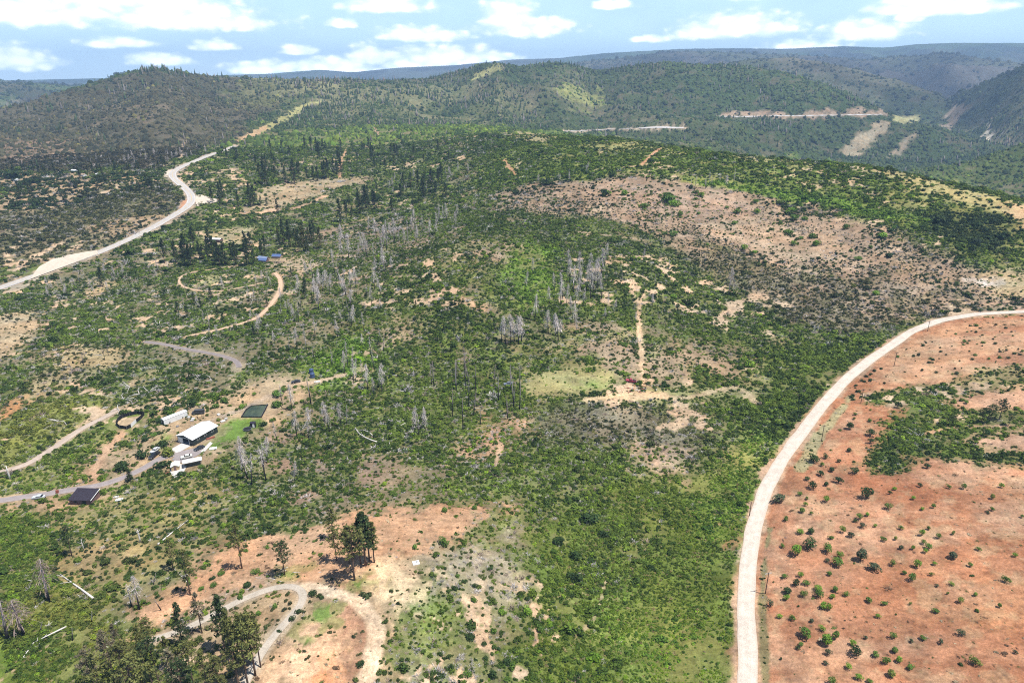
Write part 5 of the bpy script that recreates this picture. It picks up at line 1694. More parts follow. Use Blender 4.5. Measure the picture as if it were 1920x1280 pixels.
def snag_src(seed, style):
    g = np.random.default_rng(seed)
    zz = np.linspace(0, 1, 7)
    lean = g.normal(size=2) * .025
    ax = np.stack([lean[0] * zz ** 1.6, lean[1] * zz ** 1.6, zz], 1); ax[0, 2] = -.02
    tr = Acc()
    tr.add(*tube(ax, .0135 * (1.0 - zz) ** .7 + .0024, 6))
    n = {'full': 120, 'sparse': 60, 'pole': 10}[style]
    lo = {'full': g.uniform(.30, .5), 'sparse': .35, 'pole': .5}[style]
    z = lo + (1 - lo) * g.uniform(0, 1, n) ** .85
    L_ = {'full': .215, 'sparse': .15, 'pole': .05}[style] * (1.06 - z) ** .55 * g.uniform(.45, 1.25, n)
    a = g.uniform(0, 6.283, n)
    C, U, W_ = [], [], []
    for i in range(n):
        b = np.array([np.interp(z[i], zz, ax[:, 0]), np.interp(z[i], zz, ax[:, 1]), z[i]])
        d = np.array([math.cos(a[i]), math.sin(a[i]), 0])
        droop = g.uniform(.35, 1.0) if style == 'full' else g.uniform(-.1, .7)
        mid = b + d * L_[i] * .6 + np.array([0, 0, .012 - droop * L_[i] * .25])
        tip = b + d * L_[i] + np.array([0, 0, -droop * L_[i] * 1.1])
        sd = np.cross(tip - b, rand_dirs(1, g)[0]); sd /= np.linalg.norm(sd) + 1e-9
        for p, q, wd in ((b, mid, .0052), (mid, tip, .0040)):
            C.append((p + q) / 2); U.append((q - p) / 2); W_.append(sd * wd)
        for _ in range(3 if style == 'full' else 1):                     # hanging twigs
            p = b + (tip - b) * g.uniform(.35, 1)
            q = p + np.array([g.normal() * .015, g.normal() * .015, -g.uniform(.03, .08)])
            C.append((p + q) / 2); U.append((q - p) / 2); W_.append(sd * .0036)
    return tr.build('trunk_source', WOOD, link=False, smooth=True), (np.array(C), np.array(U), np.array(W_))


SN = {}
for sty, n in (('full', 4), ('sparse', 3), ('pole', 2)):
    for k in range(n):
        tr_, (C, U, W_) = snag_src(900 + 13 * k + len(sty), sty)
        for q, m in (('w', M_grey), ('b', M_brown)):
            SN[sty, k, q] = (tr_, quads_mesh('branches_source', C, U, W_, m))
NS = {'full': 4, 'sparse': 3, 'pole': 2}


def snag(px, py, ph, sty, label, group=None, q='w', fat=1.0, lean=.04):
    loc, mpp = place(px, py, .1)
    h = tall(ph, loc, mpp) * .84
    o = thing('dead_tree', label, 'dead tree', loc, rnd.uniform(0, 6.28), group, (h * fat, h * fat, h))
    o.rotation_euler = (rnd.gauss(0, lean * 1.6), rnd.gauss(0, lean * 1.6), rnd.uniform(0, 6.28))
    tr_, br_ = SN[sty, rnd.randrange(NS[sty]), q]
    inst('trunk', tr_, o); inst('branches', br_, o)
    return o


g_ = random.Random(21)


def snags(poly, n, hh, styles, label, group, fat=1.0, q='w'):
    for px, py in spread(poly, n, n * 7 + len(label)):
        snag(px, py, g_.uniform(*hh), g_.choice(styles), label + sfx(poly, px, py), group, q, fat)


G1 = 'pale grey drooping snag in the tall stand on the central hill'
for px, py, h in ((1107, 560, 72), (1112, 548, 70), (1099, 545, 62), (1128, 560, 60), (1127, 520, 65), (1088, 545, 55), (1075, 548, 60), (1068, 530, 55), (1055, 560, 58), (1050, 575, 50), (1062, 572, 48), (1078, 572, 60), (1093, 575, 45), (1120, 540, 72), (1104, 530, 66), (1133, 500, 55), (1085, 520, 60), (1065, 505, 45), (1040, 545, 40), (1030, 570, 40), (1140, 575, 30), (1150, 590, 36), (1135, 600, 30), (1078, 610, 50), (1082, 625, 40), (1070, 590, 44)):
    snag(px, py, h, 'full', G1, 'snags of the stand on the central hill', 'w', .9)
for px, py, h in ((1047, 640, 56), (1042, 628, 50), (1028, 624, 52), (1052, 630, 40)):
    snag(px, py, h, 'full', 'broad whitish snag in the small clump below the central stand', 'whitish snags below the central stand', 'w', 1.35)
for px, py, h in ((948, 645, 62), (958, 648, 68), (972, 645, 66), (978, 640, 60), (940, 640, 48), (965, 640, 55)):
    snag(px, py, h, 'full', 'grey shaggy snag in the clump of six left of the central stand', 'clump of six shaggy snags', 'w', 1.15)
snag(1003, 602, 60, 'full', 'single slender grey snag between the clump of six and the central stand', None, 'w', .9)
snag(1366, 553, 62, 'full', 'tall pale snag standing alone on the far side of the gully', None, 'w', 1.0)
snag(1375, 552, 34, 'sparse', 'short dark snag just beside the lone tall pale snag', None, 'w', 1.0)
snag(983, 545, 46, 'full', 'thin snag on the lime green gully of the central hill, left one', None, 'w', .8)
snag(998, 515, 40, 'full', 'thin snag on the lime green gully of the central hill, right one', None, 'w', .8)
snags([(570, 520), (630, 465), (760, 435), (740, 520), (690, 590), (600, 590)], 42, (28, 56), ['full', 'full', 'sparse'], 'silvery drooping snag in the dense belt east of the blue roofed house', 'snags of the silvery belt')
snags([(690, 440), (790, 420), (860, 405), (860, 430), (780, 465), (710, 480)], 30, (26, 44), ['full', 'sparse'], 'grey snag in the upper end of the silvery belt', 'snags at the upper end of the belt')
snags([(470, 590), (600, 530), (720, 570), (720, 690), (600, 690), (480, 640)], 44, (24, 52), ['full', 'sparse', 'sparse', 'pole'], 'grey snag with charred foot on the slope below the silvery belt', 'snags below the belt')
snags([(60, 545), (200, 515), (330, 500), (330, 520), (200, 550), (90, 570)], 34, (18, 32), ['sparse', 'full'], 'thin grey snag in the thicket below the highway', 'thin snags below the highway', .9)
snags([(640, 690), (700, 660), (720, 740), (660, 760)], 12, (40, 64), ['full', 'sparse'], 'dark stemmed shaggy snag on the lower green slope', 'shaggy snags on the lower green slope', 1.0)
snags([(800, 720), (870, 700), (1010, 730), (1000, 800), (880, 810), (840, 790)], 22, (40, 74), ['pole', 'pole', 'sparse'], 'charred bare pole of a tree near the orange patch', 'charred poles near the orange patch', 1.2, 'b')
snags([(760, 800), (800, 790), (800, 830), (765, 840)], 7, (40, 58), ['sparse', 'full'], 'black stemmed snag in the small clump above the pink clearing', 'black stemmed snags above the pink clearing', 1.0)
snags([(445, 880), (500, 860), (510, 905), (470, 915)], 6, (56, 84), ['sparse', 'full'], 'shaggy grey snag in the clump south of the barn', 'shaggy snags south of the barn', 1.1)
for px, py, h in ((553, 905, 50), (520, 830, 48), (548, 770, 60), (557, 820, 62), (578, 820, 66), (580, 826, 40), (610, 800, 60), (618, 810, 50), (640, 800, 55), (530, 760, 48), (650, 795, 44)):
    snag(px, py, h, 'full' if h > 49 else 'sparse', 'single shaggy snag scattered on the green slope east of the barn', 'scattered snags east of the barn', 'w', 1.0)
snag(583, 757, 64, 'pole', 'tall bare burnt pole leaning beside the dirt turning area', None, 'b', 1.5)
snags([(1280, 350), (1400, 340), (1410, 350), (1300, 360)], 9, (20, 34), ['full', 'sparse'], 'pale feathery snag on the green ridge top', 'snags on the green ridge top', 1.3)
snags([(1000, 345), (1040, 335), (1130, 310), (1130, 320), (1040, 350)], 10, (14, 22), ['sparse', 'full'], 'small pale snag near the head of the brown slope', 'snags at the head of the brown slope', 1.0)
snags([(680, 350), (780, 335), (880, 320), (880, 345), (740, 370)], 26, (16, 28), ['full', 'sparse'], 'small grey snag on the distant green shoulder', 'snags on the distant shoulder', .9)
snags([(160, 300), (330, 290), (420, 265), (420, 280), (330, 310), (160, 312)], 26, (14, 22), ['sparse', 'full'], 'small grey snag along the foot of the western hill', 'snags at the foot of the western hill', 1.1)
snags([(100, 700), (200, 640), (280, 660), (230, 720), (130, 740)], 10, (18, 30), ['sparse'], 'dark broken snag on the tan clearing left of the farm', 'broken snags on the tan clearing', 1.6, 'b')
snags([(330, 560), (500, 520), (560, 570), (480, 640), (340, 640)], 22, (22, 40), ['sparse', 'full', 'pole'], 'thin grey snag scattered between the ring track and the house track', 'snags between the ring track and the house track', 1.0)
snags([(1150, 470), (1260, 500), (1250, 600), (1160, 620)], 9, (18, 34), ['full', 'sparse'], 'small pale snag between the central stand and the firebreak trail', 'snags beside the firebreak trail', 1.0)
# the large ones at the lower left
snag(92, 1128, 88, 'full', 'large purplish brown dead conifer at the left edge of the meadow', None, 'b', 2.0, .02)
snag(45, 1190, 84, 'full', 'large bare brown dead tree at the lower left edge', None, 'b', 2.0, .02)
snag(15, 1200, 90, 'sparse', 'brown dead tree cut by the left edge of the photo', None, 'b', 2.2, .02)
snag(262, 1142, 72, 'full', 'white bleached snag above the lime bush, right one of two', None, 'w', 1.3, .02)
snag(247, 1136, 50, 'sparse', 'white bleached snag above the lime bush, left smaller one', None, 'w', 1.6, .02)
for px, py, h in ((172, 1165, 26), (136, 1200, 30), (302, 1143, 30), (287, 1096, 24), (352, 1010, 26), (74, 1182, 26)):
    snag(px, py, h, 'pole', 'short charred stump pole on the lower left meadow', 'charred stump poles on the meadow', 'b', 2.4, .12)


# ---- fallen logs: tapered trunk with broken stubs
def log(p0, p1, r0, label, group=None, mat=None, stubs=3, bend=0.0, lift=0.0):
    (x0, y0, z0), mpp = place(*p0, 0)
    (x1, y1, z1), _ = place(*p1, 0)
    n = 6
    tt = np.linspace(0, 1, n)
    P = np.stack([x0 + (x1 - x0) * tt, y0 + (y1 - y0) * tt, np.zeros(n)], 1)
    nrm_ = np.array([-(y1 - y0), x1 - x0]); L_ = np.linalg.norm(nrm_) + 1e-6
    P[:, :2] += nrm_ / L_ * (np.sin(tt * math.pi) * bend * L_)[:, None]
    P[:, 2] = hgt(P[:, 0], P[:, 1]) + CAMZ + r0 * .9 + lift * np.sin(tt * math.pi)
    P[:, 2] = np.maximum(P[:, 2], np.interp(tt, [0, 1], [P[0, 2], P[-1, 2]]) - .2)
    base = P[0].copy()
    a = Acc()
    a.add(*tube(P - base, r0 * (1 - .65 * tt), 7))
    g = random.Random(int(p0[0] * 7 + p0[1]))
    for _ in range(stubs):
        k = g.uniform(.3, .95)
        b = np.array([np.interp(k, tt, P[:, i]) for i in range(3)]) - base
        d = np.array([g.uniform(-1, 1), g.uniform(-1, 1), g.uniform(.1, .9)])
        d = d / np.linalg.norm(d) * L_ * g.uniform(.06, .16)
        a.add(*tube([b, b + d * .6, b + d + np.array([0, 0, -.1])], [r0 * .35, r0 * .22, r0 * .08], 5))
    o = a.build('fallen_log', mat or M_white, smooth=True)
    o.location = base
    tag(o, label, 'log', group)
    return o


log((296, 1021), (352, 976), .30, 'long pale fallen log on the meadow above the red bank', None)
log((175, 1122), (113, 1077), .36, 'thick white fallen log lying beside the large purplish dead conifer', None)
log((125, 1175), (64, 1205), .26, 'bent white fallen log near the lower left corner', None, None, 2, .12, .8)
log((64, 1205), (40, 1238), .24, 'forked root end of fallen log at the lower left corner', None, None, 5)
log((710, 830), (665, 800), .30, 'large white curved fallen log on the green slope east of the barn', None, None, 6, .12, .8)
log((700, 818), (668, 806), .20, 'white branch lying along the large curved log', None, None, 4, -.1, .6)
log((735, 812), (712, 825), .16, 'thin white log just right of the large curved log', None)
log((760, 793), (715, 815), .14, 'thin pale log pointing at the large curved log', None)
log((740, 790), (768, 787), .16, 'short pale log above the black stemmed snags', None)
log((650, 805), (622, 800), .18, 'pale log left of the large curved log', None)
log((352, 1092), (326, 1066), .16, 'thin grey log on the meadow below the red bank', None)
g_ = random.Random(5)
for poly, n, lab, grp, L0 in (([(560, 620), (720, 640), (800, 700), (1000, 740), (980, 800), (800, 780), (600, 760)], 34, 'thin bleached log among the shrubs below the central hill', 'bleached logs below the central hill', (12, 34)),
                              ([(60, 620), (300, 560), (520, 600), (480, 690), (300, 740), (150, 760)], 40, 'bleached branch lying in the scrub between the tracks on the left slope', 'bleached branches on the left slope', (8, 24)),
                              ([(590, 450), (720, 430), (860, 420), (700, 540), (640, 620)], 24, 'grey log lying among the silvery belt of snags', 'logs among the silvery belt', (8, 20)),
                              ([(1050, 560), (1180, 480), (1200, 540), (1120, 660), (1020, 680)], 22, 'grey log lying around the central stand of snags', 'logs around the central stand', (8, 20)),
                              ([(1150, 350), (1420, 380), (1600, 480), (1300, 440)], 16, 'thin grey branch lying on the brown slope', 'branches on the brown slope', (5, 12)),
                              ([(440, 1080), (560, 1060), (640, 1070), (500, 1100), (380, 1140)], 10, 'thin grey branch lying on the red bank', 'branches on the red bank', (6, 16))):
    for px, py in spread(poly, n, n):
        a_ = g_.uniform(-.5, .5) + (math.pi if g_.random() < .5 else 0)
        l_ = g_.uniform(*L0)
        loc, mpp = place(px, py)
        log((px, py), (px + math.cos(a_) * l_, py + math.sin(a_) * l_ * .6), .35 * mpp + .05, lab + sfx(poly, px, py), grp, None, g_.choice([1, 2, 4]))
# branchy deadfalls left of the farm
for i, (px, py, s) in enumerate(((262, 740, 30), (232, 750, 26), (280, 735, 26), (110, 790, 24), (222, 768, 20), (380, 705, 24), (300, 610, 22), (242, 725, 22), (470, 560, 20), (376, 640, 22))):
    for q in range(3):
        a_ = g_.uniform(0, 6.28)
        log((px, py), (px + math.cos(a_) * s, py + math.sin(a_) * s * .5), .16, 'bleached deadfall limb in a tangle on the left slope above the farm', 'deadfall limbs above the farm', None, 5, .1, 1.0)



def stub(px, py, ph, r0, label):
    """a bleached broken trunk still standing, forked near the top"""
    loc, mpp = place(px, py, .1)
    h = tall(ph, loc, mpp)
    o = thing('broken_trunk', label, 'dead tree', loc, rnd.uniform(0, 6))
    a = Acc(); a.add(*tube([(0, 0, -.2), (.1, 0, h * .35), (-.05, .1, h * .7), (.1, 0, h)], [r0, r0 * .85, r0 * .65, r0 * .3], 8)); a.build('trunk', M_white, o, True, True)
    for k, (dx, dz) in enumerate(((.9, .55), (-1.1, .62), (.6, .8))):
        a = Acc(); z = h * dz
        a.add(*tube([(0, 0, z), (dx * .5, .2, z + h * .08), (dx, .3 * k, z + h * .2)], [r0 * .45, r0 * .3, r0 * .12], 6)); a.build('limb', M_white, o, True, True)


stub(263, 1016, 24, .32, 'white broken trunk standing on the lower meadow')
stub(157, 1031, 22, .16, 'thin white stub standing on the meadow beside the dark pine')
stub(19, 898, 26, .36, 'white forked dead trunk beside the gravel track at the left edge')

# ---- far forest: too many and too small to tell apart
x, y, r, g = sample(1150, 3300, 9.5, -40, 40, sd=77)
c = cell(x, y)
v = fbm(x, y, 130, 4, 808, .55)
keep = (g.random(len(x)) < c[:, 12] / 100. * 1.6 * sstep(v, .38, .62)) & seen(x, y)
x, y = x[keep], y[keep]
kk = off_roads(x, y, 3); x, y = x[kk], y[kk]
for (pts, n) in (([(262, 133), (290, 127), (330, 134), (360, 138)], 60), ([(360, 139), (560, 149), (640, 150)], 70), ([(540, 150), (620, 146), (700, 150), (800, 147), (860, 134)], 130), ([(860, 134), (935, 118), (1010, 121), (1050, 117)], 50), ([(1050, 118), (1130, 133), (1250, 117), (1400, 126)], 80)):
    P_ = np.array(pts, float)
    tt = np.linspace(0, 1, len(P_)); u = g.beta(.9, .9, n) + g.normal(size=n) * .02
    px = np.interp(u, tt, P_[:, 0]); py = np.interp(u, tt, P_[:, 1]) + g.uniform(2.0, 9, n)
    a, b, _ = spot(px, py)
    x = np.concatenate([x, a]); y = np.concatenate([y, b])
n = len(x)
h = g.uniform(7, 16, n) * (1 + .3 * (np.hypot(x, y) > 2000))
tint = np.where((g.random(n) < .22)[:, None], np.array([.15, .135, .125]), np.array([.034, .054, .022]) * g.uniform(.7, 1.5, (n, 1)))
blobs('far_forest', x, y, h * g.uniform(.12, .2, n), h, tint, g, 'dark conifers and grey snags speckling the far hills and ridge lines', True)
print('forest', n)


# ------------------------------------------------------------------ the farm and other buildings
white_metal = simple('white_roof_metal', (.74, .75, .74), .45, .06, .6, .4)
dark_wall = simple('dark_green_siding', (.022, .032, .030), .6, .2, 1.0, .35)
white_wall = simple('white_siding', (.68, .68, .66), .6, .08, 1.0)
conc = simple('concrete', (.52, .49, .46), .9, .16, .8)
black_cloth = simple('black_fabric', (.012, .012, .014), .8, .3, 2.0)
dark_roof = simple('dark_roof', (.030, .024, .034), .5, .25, 1.2, .4)
brown_wall = simple('brown_siding', (.17, .10, .09), .8, .2, 1.0)
blue_roof = simple('blue_roof_metal', (.085, .13, .27), .45, .12, .8, .45)
slate_roof = simple('slate_blue_roof', (.20, .25, .36), .5, .15, .8, .4)
tan_wall = simple('tan_siding', (.36, .27, .19), .8, .15, 1.0)
glass_m = simple('window_glass', (.02, .025, .03), .1, .1, 1.0, .6)
steel = simple('galvanised_steel', (.42, .43, .44), .4, .1, 2.0, .5, .6)
wood_m = simple('weathered_pole', (.095, .062, .045), .95, .3, 3.0)
plywood = simple('plywood', (.50, .36, .20), .8, .2, 1.5)
rust_m = simple('rust_red_paint', (.30, .09, .06), .7, .3, 2.0)
rubber = simple('rubber', (.015, .015, .015), .9, .1, 1.0)


def gable(a, w_, l_, h0, h1, over=.4, th=.12):
    """a roof of two thick slopes; ridge along local y"""
    s = (h1 - h0) / (w_ / 2)
    for sg in (-1, 1):
        x0, x1 = 0.0, sg * (w_ / 2 + over)
        z0, z1 = h1, h0 - s * over
        y0, y1 = -l_ / 2 - over, l_ / 2 + over
        V = [(x0, y0, z0), (x1, y0, z1), (x1, y1, z1), (x0, y1, z0), (x0, y0, z0 + th), (x1, y0, z1 + th), (x1, y1, z1 + th), (x0, y1, z0 + th)]
        F = [(0, 1, 2, 3), (7, 6, 5, 4), (0, 4, 5, 1), (1, 5, 6, 2), (2, 6, 7, 3), (3, 7, 4, 0)]
        if sg > 0:
            F = [f[::-1] for f in F]
        a.add(V, F)


def gable_walls(a, w_, l_, h0, h1, skip_front=None):
    """four walls as one body with gable ends; a doorway (x0, x1, top) can be left open in the front (-y) end"""
    hw, hl = w_ / 2, l_ / 2
    a.add([(-hw, -hl, -1), (-hw, hl, -1), (-hw, hl, h0), (-hw, -hl, h0)], [(0, 1, 2, 3)][::1])
    a.add([(hw, -hl, -1), (hw, hl, -1), (hw, hl, h0), (hw, -hl, h0)], [(3, 2, 1, 0)])
    a.add([(-hw, hl, -1), (hw, hl, -1), (hw, hl, h0), (0, hl, h1), (-hw, hl, h0)], [(0, 1, 2, 3, 4)])
    if skip_front is None:
        a.add([(-hw, -hl, -1), (hw, -hl, -1), (hw, -hl, h0), (0, -hl, h1), (-hw, -hl, h0)], [(4, 3, 2, 1, 0)])
    else:
        x0, x1, zt = skip_front
        a.add([(-hw, -hl, -1), (x0, -hl, -1), (x0, -hl, h0), (-hw, -hl, h0)], [(3, 2, 1, 0)])
        a.add([(x1, -hl, -1), (hw, -hl, -1), (hw, -hl, h0), (x1, -hl, h0)], [(3, 2, 1, 0)])
        a.add([(x0, -hl, zt), (x1, -hl, zt), (x1, -hl, h0), (x0, -hl, h0)], [(3, 2, 1, 0)])
        a.add([(-hw, -hl, h0), (hw, -hl, h0), (0, -hl, h1)], [(2, 1, 0)])


def part(name, mat, parent, fn, smooth=False):
    a = Acc()
    fn(a)
    return a.build(name, mat, parent, True, smooth)


# barn
loc, mpp = place(372, 819, 0)
BW, BL, B0, B1 = 9.4, 14.0, 3.3, 4.5
RZ = -math.radians(24)
barn = thing('barn', 'large barn with white metal roof and dark walls in the farm yard', 'barn', loc, RZ)
part('wall', dark_wall, barn, lambda a: gable_walls(a, BW, BL, B0, B1, (-1.4, 2.4, 3.0)))
rf = part('roof', white_metal, barn, lambda a: gable(a, BW, BL, B0, B1, .45))
part('ridge_cap', white_metal, rf, lambda a: a.box((0, 0, B1 + .17), (.5, BL + .9, .07)))
for k in range(13):
    y_ = -BL / 2 + .5 + k * (BL - 1) / 12
    def seam(a, y_=y_):
        for sg in (-1, 1):
            P = [(sg * .35, y_, B1 + .075), (sg * (BW / 2 + .4), y_, B0 - .08 + .14)]
            a.add(*tube(P, [.035, .035], 4))
    part('roof_seam', white_metal, rf, seam)
part('skylight', simple('skylight_panel', (.62, .66, .66), .3, .1, 1.0, .5), rf, lambda a: a.box((-2.2, 1.0, B1 - 2.2 * (B1 - B0) / (BW / 2) + .16), (1.2, 2.2, .08)))
part('door_frame', white_wall, barn, lambda a: [a.box((-1.45, -BL / 2 - .05, 1.5), (.18, .16, 3.0)), a.box((2.45, -BL / 2 - .05, 1.5), (.18, .16, 3.0)), a.box((.5, -BL / 2 - .05, 3.09), (4.1, .16, .18))])
part('floor', conc, barn, lambda a: a.box((0, 0, -.02), (BW - .2, BL - .2, .16)))
dr = part('door', white_wall, barn, lambda a: a.box((-3.0, -BL / 2 - .12, 1.5), (2.6, .1, 2.9)))
part('handle', steel, dr, lambda a: a.box((-2.1, -BL / 2 - .20, 1.5), (.08, .08, .4)))
for k, y_ in enumerate((-4, 0, 4)):
    wn = part('window', white_wall, barn, lambda a: a.box((BW / 2 + .04, y_, 2.2), (.08, 1.5, 1.1)))
    part('pane', glass_m, wn, lambda a: a.box((BW / 2 + .09, y_, 2.2), (.04, 1.3, .9)))
# concrete apron in front of the barn
ap = part('concrete_apron', conc, None, lambda a: a.box((0, 0, 0), (5.4, 7.0, .14)))
c_, s_ = math.cos(RZ), math.sin(RZ)
ap.location = (loc[0] + c_ * .6 - s_ * -(BL / 2 + 3.7), loc[1] + s_ * .6 + c_ * -(BL / 2 + 3.7), loc[2] + .10)
ap.rotation_euler = (0, 0, RZ)
ap['kind'] = 'structure'
pad('asphalt_yard', [(322, 862), (338, 846), (357, 842), (372, 838), (384, 846), (362, 858), (340, 868)], RM['driveway'], .14)
pad('side_slab', [(376, 846), (394, 828), (399, 831), (381, 850)], conc, .14)

# low white roofed shelter south of the barn, and the open slab beside it
loc, mpp = place(362, 872, 0)
sh = thing('carport', 'low white flat roofed carport just south of the barn', 'carport', loc, math.radians(26))
part('roof', white_metal, sh, lambda a: a.box((0, 0, 2.5), (7.4, 3.2, .14)))
for sx in (-3.4, 3.4):
    for sy in (-1.4, 1.4):
        part('post', steel, sh, lambda a: a.box((sx, sy, 1.0), (.12, .12, 3.0)))
pad('concrete_slab', [(317, 884), (335, 868), (350, 874), (342, 890), (327, 896)], conc, .16)
loc, _ = place(330, 878, 0)
shd = thing('garden_shed', 'small white roofed shed at the corner of the concrete slab', 'shed', loc, math.radians(20))
part('wall', plywood, shd, lambda a: gable_walls(a, 3.0, 3.6, 2.0, 2.7))
part('roof', white_metal, shd, lambda a: gable(a, 3.0, 3.6, 2.0, 2.7, .25, .08))
part('door', brown_wall, shd, lambda a: a.box((0, -1.84, .95), (.9, .06, 1.9)))

# long white trailer
loc, _ = place(328, 787, 0)
tr_ = thing('storage_trailer', 'long narrow white storage trailer north of the barn', 'trailer', loc, -math.radians(36))
part('body', white_wall, tr_, lambda a: gable_walls(a, 2.6, 11.5, 2.7, 3.1))
part('roof', white_metal, tr_, lambda a: gable(a, 2.6, 11.5, 2.7, 3.1, .12, .06))
part('doorway', glass_m, tr_, lambda a: a.box((0, -5.77, 1.3), (1.7, .06, 2.2)))
for sy in (-3.2, 3.2):
    for sx in (-1.15, 1.15):
        wh = part('wheel', rubber, tr_, lambda a: a.add(*tube([(sx - .15, sy, .3), (sx + .15, sy, .3)], [.42, .42], 12)))
        part('rim', steel, wh, lambda a: a.add(*tube([(sx - .17, sy, .3), (sx + .17, sy, .3)], [.2, .2], 10)))

# round pen with black screened fence
pts = [(218, 797), (222, 789), (230, 783), (243, 779), (257, 776), (271, 778), (264, 786), (256, 792), (246, 801), (238, 805), (225, 803)]
xs, ys, rs_ = spot([p[0] for p in pts], [p[1] for p in pts])
loc = (float(xs.mean()), float(ys.mean()), float(hgt(np.array([xs.mean()]), np.array([ys.mean()]))[0]) + CAMZ)
pen = thing('fenced_pen', 'oval pen enclosed by a black screened fence, beside the dirt spur', 'pen', loc)
for i in range(len(pts)):
    j = (i + 1) % len(pts)
    p, q = np.array([xs[i], ys[i]]), np.array([xs[j], ys[j]])
    L_ = np.linalg.norm(q - p)
    mid = (p + q) / 2
    zz_ = float(hgt(np.array([mid[0]]), np.array([mid[1]]))[0]) + CAMZ - loc[2]
    part('fence_panel', white_wall if i == 7 else black_cloth, pen, lambda a: a.box((mid[0] - loc[0], mid[1] - loc[1], zz_ + .85), (L_ - .06, .06, 1.9), math.atan2(q[1] - p[1], q[0] - p[0])))
    part('post', steel, pen, lambda a: a.add(*tube([(p[0] - loc[0], p[1] - loc[1], zz_ - .5), (p[0] - loc[0], p[1] - loc[1], zz_ + 1.95)], [.05, .05], 6)))
pad('pen_floor', [(222, 797), (228, 788), (244, 782), (262, 780), (258, 788), (240, 801), (228, 800)], simple('pen_sand', (.36, .27, .17), .95, .3, .6), .08, 6)

# pond with liner and mesh fence
m, t = new_mat('pond_water')
tc_ = t.n('ShaderNodeTexCoord')
wn_ = t.noise(tc_.outputs['Object'], .35, 5, .6)
wc = t.mix(t.maprange(wn_, .35, .65), (.030, .045, .024), (.075, .095, .050))
finish(t, wc, .12, t.noise(tc_.outputs['Object'], 3.0, 3, .6), .08, .05, None, .5)
pond_px = [(453, 782), (462, 768), (472, 761), (502, 759), (496, 771), (490, 782)]
wt = pad('pond_water', pond_px, m, .16, 6)
px_, py_, _ = spot([p[0] for p in pond_px], [p[1] for p in pond_px])
loc = (float(px_.mean()), float(py_.mean()), float(hgt(np.array([px_.mean()]), np.array([py_.mean()]))[0]) + CAMZ)
lin = thing('pond_fence', 'low grey mesh fence and black liner edge round the farm pond', 'fence', loc)
for i in range(len(pond_px)):
    j = (i + 1) % len(pond_px)
    p, q = np.array([px_[i], py_[i]]) - loc[:2], np.array([px_[j], py_[j]]) - loc[:2]
    L_ = float(np.linalg.norm(q - p)); mid = (p + q) / 2; an = math.atan2(q[1] - p[1], q[0] - p[0])
    part('liner_edge', black_cloth, lin, lambda a: a.box((mid[0], mid[1], .16), (L_ + .3, .55, .42), an))
    part('rail', steel, lin, lambda a: a.box((mid[0], mid[1], 1.05), (L_, .05, .07), an))
    n_ = max(2, int(L_ / 2.4))
    for k in range(n_):
        w_ = p + (q - p) * (k / n_)
        part('post', steel, lin, lambda a: a.box((w_[0], w_[1], .5), (.07, .07, 1.2)))

# booth and trampoline on the lawn
loc, _ = place(475, 800, 0)
bo = thing('booth', 'small black booth with white front at the lawn edge', 'booth', loc, math.radians(8))
part('wall', black_cloth, bo, lambda a: a.box((0, 0, 1.05), (2.2, 1.8, 2.5)))
part('roof', dark_roof, bo, lambda a: a.box((0, 0, 2.38), (2.5, 2.1, .14)))
part('door', white_wall, bo, lambda a: a.box((.35, -.93, 1.0), (.9, .06, 1.9)))
loc, _ = place(464, 806, 0)
tp = thing('trampoline', 'round black trampoline lying on the green lawn', 'trampoline', loc)
an = np.arange(24) / 24 * 2 * math.pi
part('mat', black_cloth, tp, lambda a: a.add([(1.75 * math.cos(q), 1.75 * math.sin(q), .78) for q in an] + [(1.75 * math.cos(q), 1.75 * math.sin(q), .74) for q in an], [tuple(range(24)), tuple(range(47, 23, -1))] + [(k, 24 + k, 24 + (k + 1) % 24, (k + 1) % 24) for k in range(24)]))
part('rim', steel, tp, lambda a: a.add(*tube([(1.9 * math.cos(q), 1.9 * math.sin(q), .76) for q in list(an) + [0]], [.06] * 25, 6)))
for q in an[::6]:
    part('leg', steel, tp, lambda a: a.add(*tube([(1.9 * math.cos(q), 1.9 * math.sin(q), .76), (1.95 * math.cos(q), 1.95 * math.sin(q), -.1)], [.04, .04], 5)))

# dark shed by the driveway
loc, _ = place(151, 944, 0)
ds = thing('shed', 'brown walled shed with dark lean-to roof beside the driveway', 'shed', (loc[0] + .6, loc[1] + 2.2, loc[2]), math.radians(-2))
part('wall', brown_wall, ds, lambda a: a.add([(-4.2, -2.9, -1), (4.2, -2.9, -1), (4.2, 2.9, -1), (-4.2, 2.9, -1), (-4.2, -2.9, 2.2), (4.2, -2.9, 2.2), (4.2, 2.9, 3.3), (-4.2, 2.9, 3.3)], [(0, 1, 5, 4), (1, 2, 6, 5), (2, 3, 7, 6), (3, 0, 4, 7), (4, 5, 6, 7)]))
rf = part('roof', dark_roof, ds, lambda a: a.add([(-4.5, -3.3, 2.14), (4.5, -3.3, 2.14), (4.5, 3.3, 3.40), (-4.5, 3.3, 3.40), (-4.5, -3.3, 2.28), (4.5, -3.3, 2.28), (4.5, 3.3, 3.54), (-4.5, 3.3, 3.54)], [(0, 3, 2, 1), (4, 5, 6, 7), (0, 1, 5, 4), (1, 2, 6, 5), (2, 3, 7, 6), (3, 0, 4, 7)]))
part('eave_board', white_wall, rf, lambda a: a.add(*tube([(4.58, -3.3, 2.2), (4.58, 3.3, 3.46)], [.12, .12], 4)))
for k in range(8):
    part('roof_seam', dark_roof, rf, lambda a: a.add(*tube([(-4.0 + k * 1.14, -3.28, 2.30), (-4.0 + k * 1.14, 3.28, 3.56)], [.045, .045], 4)))
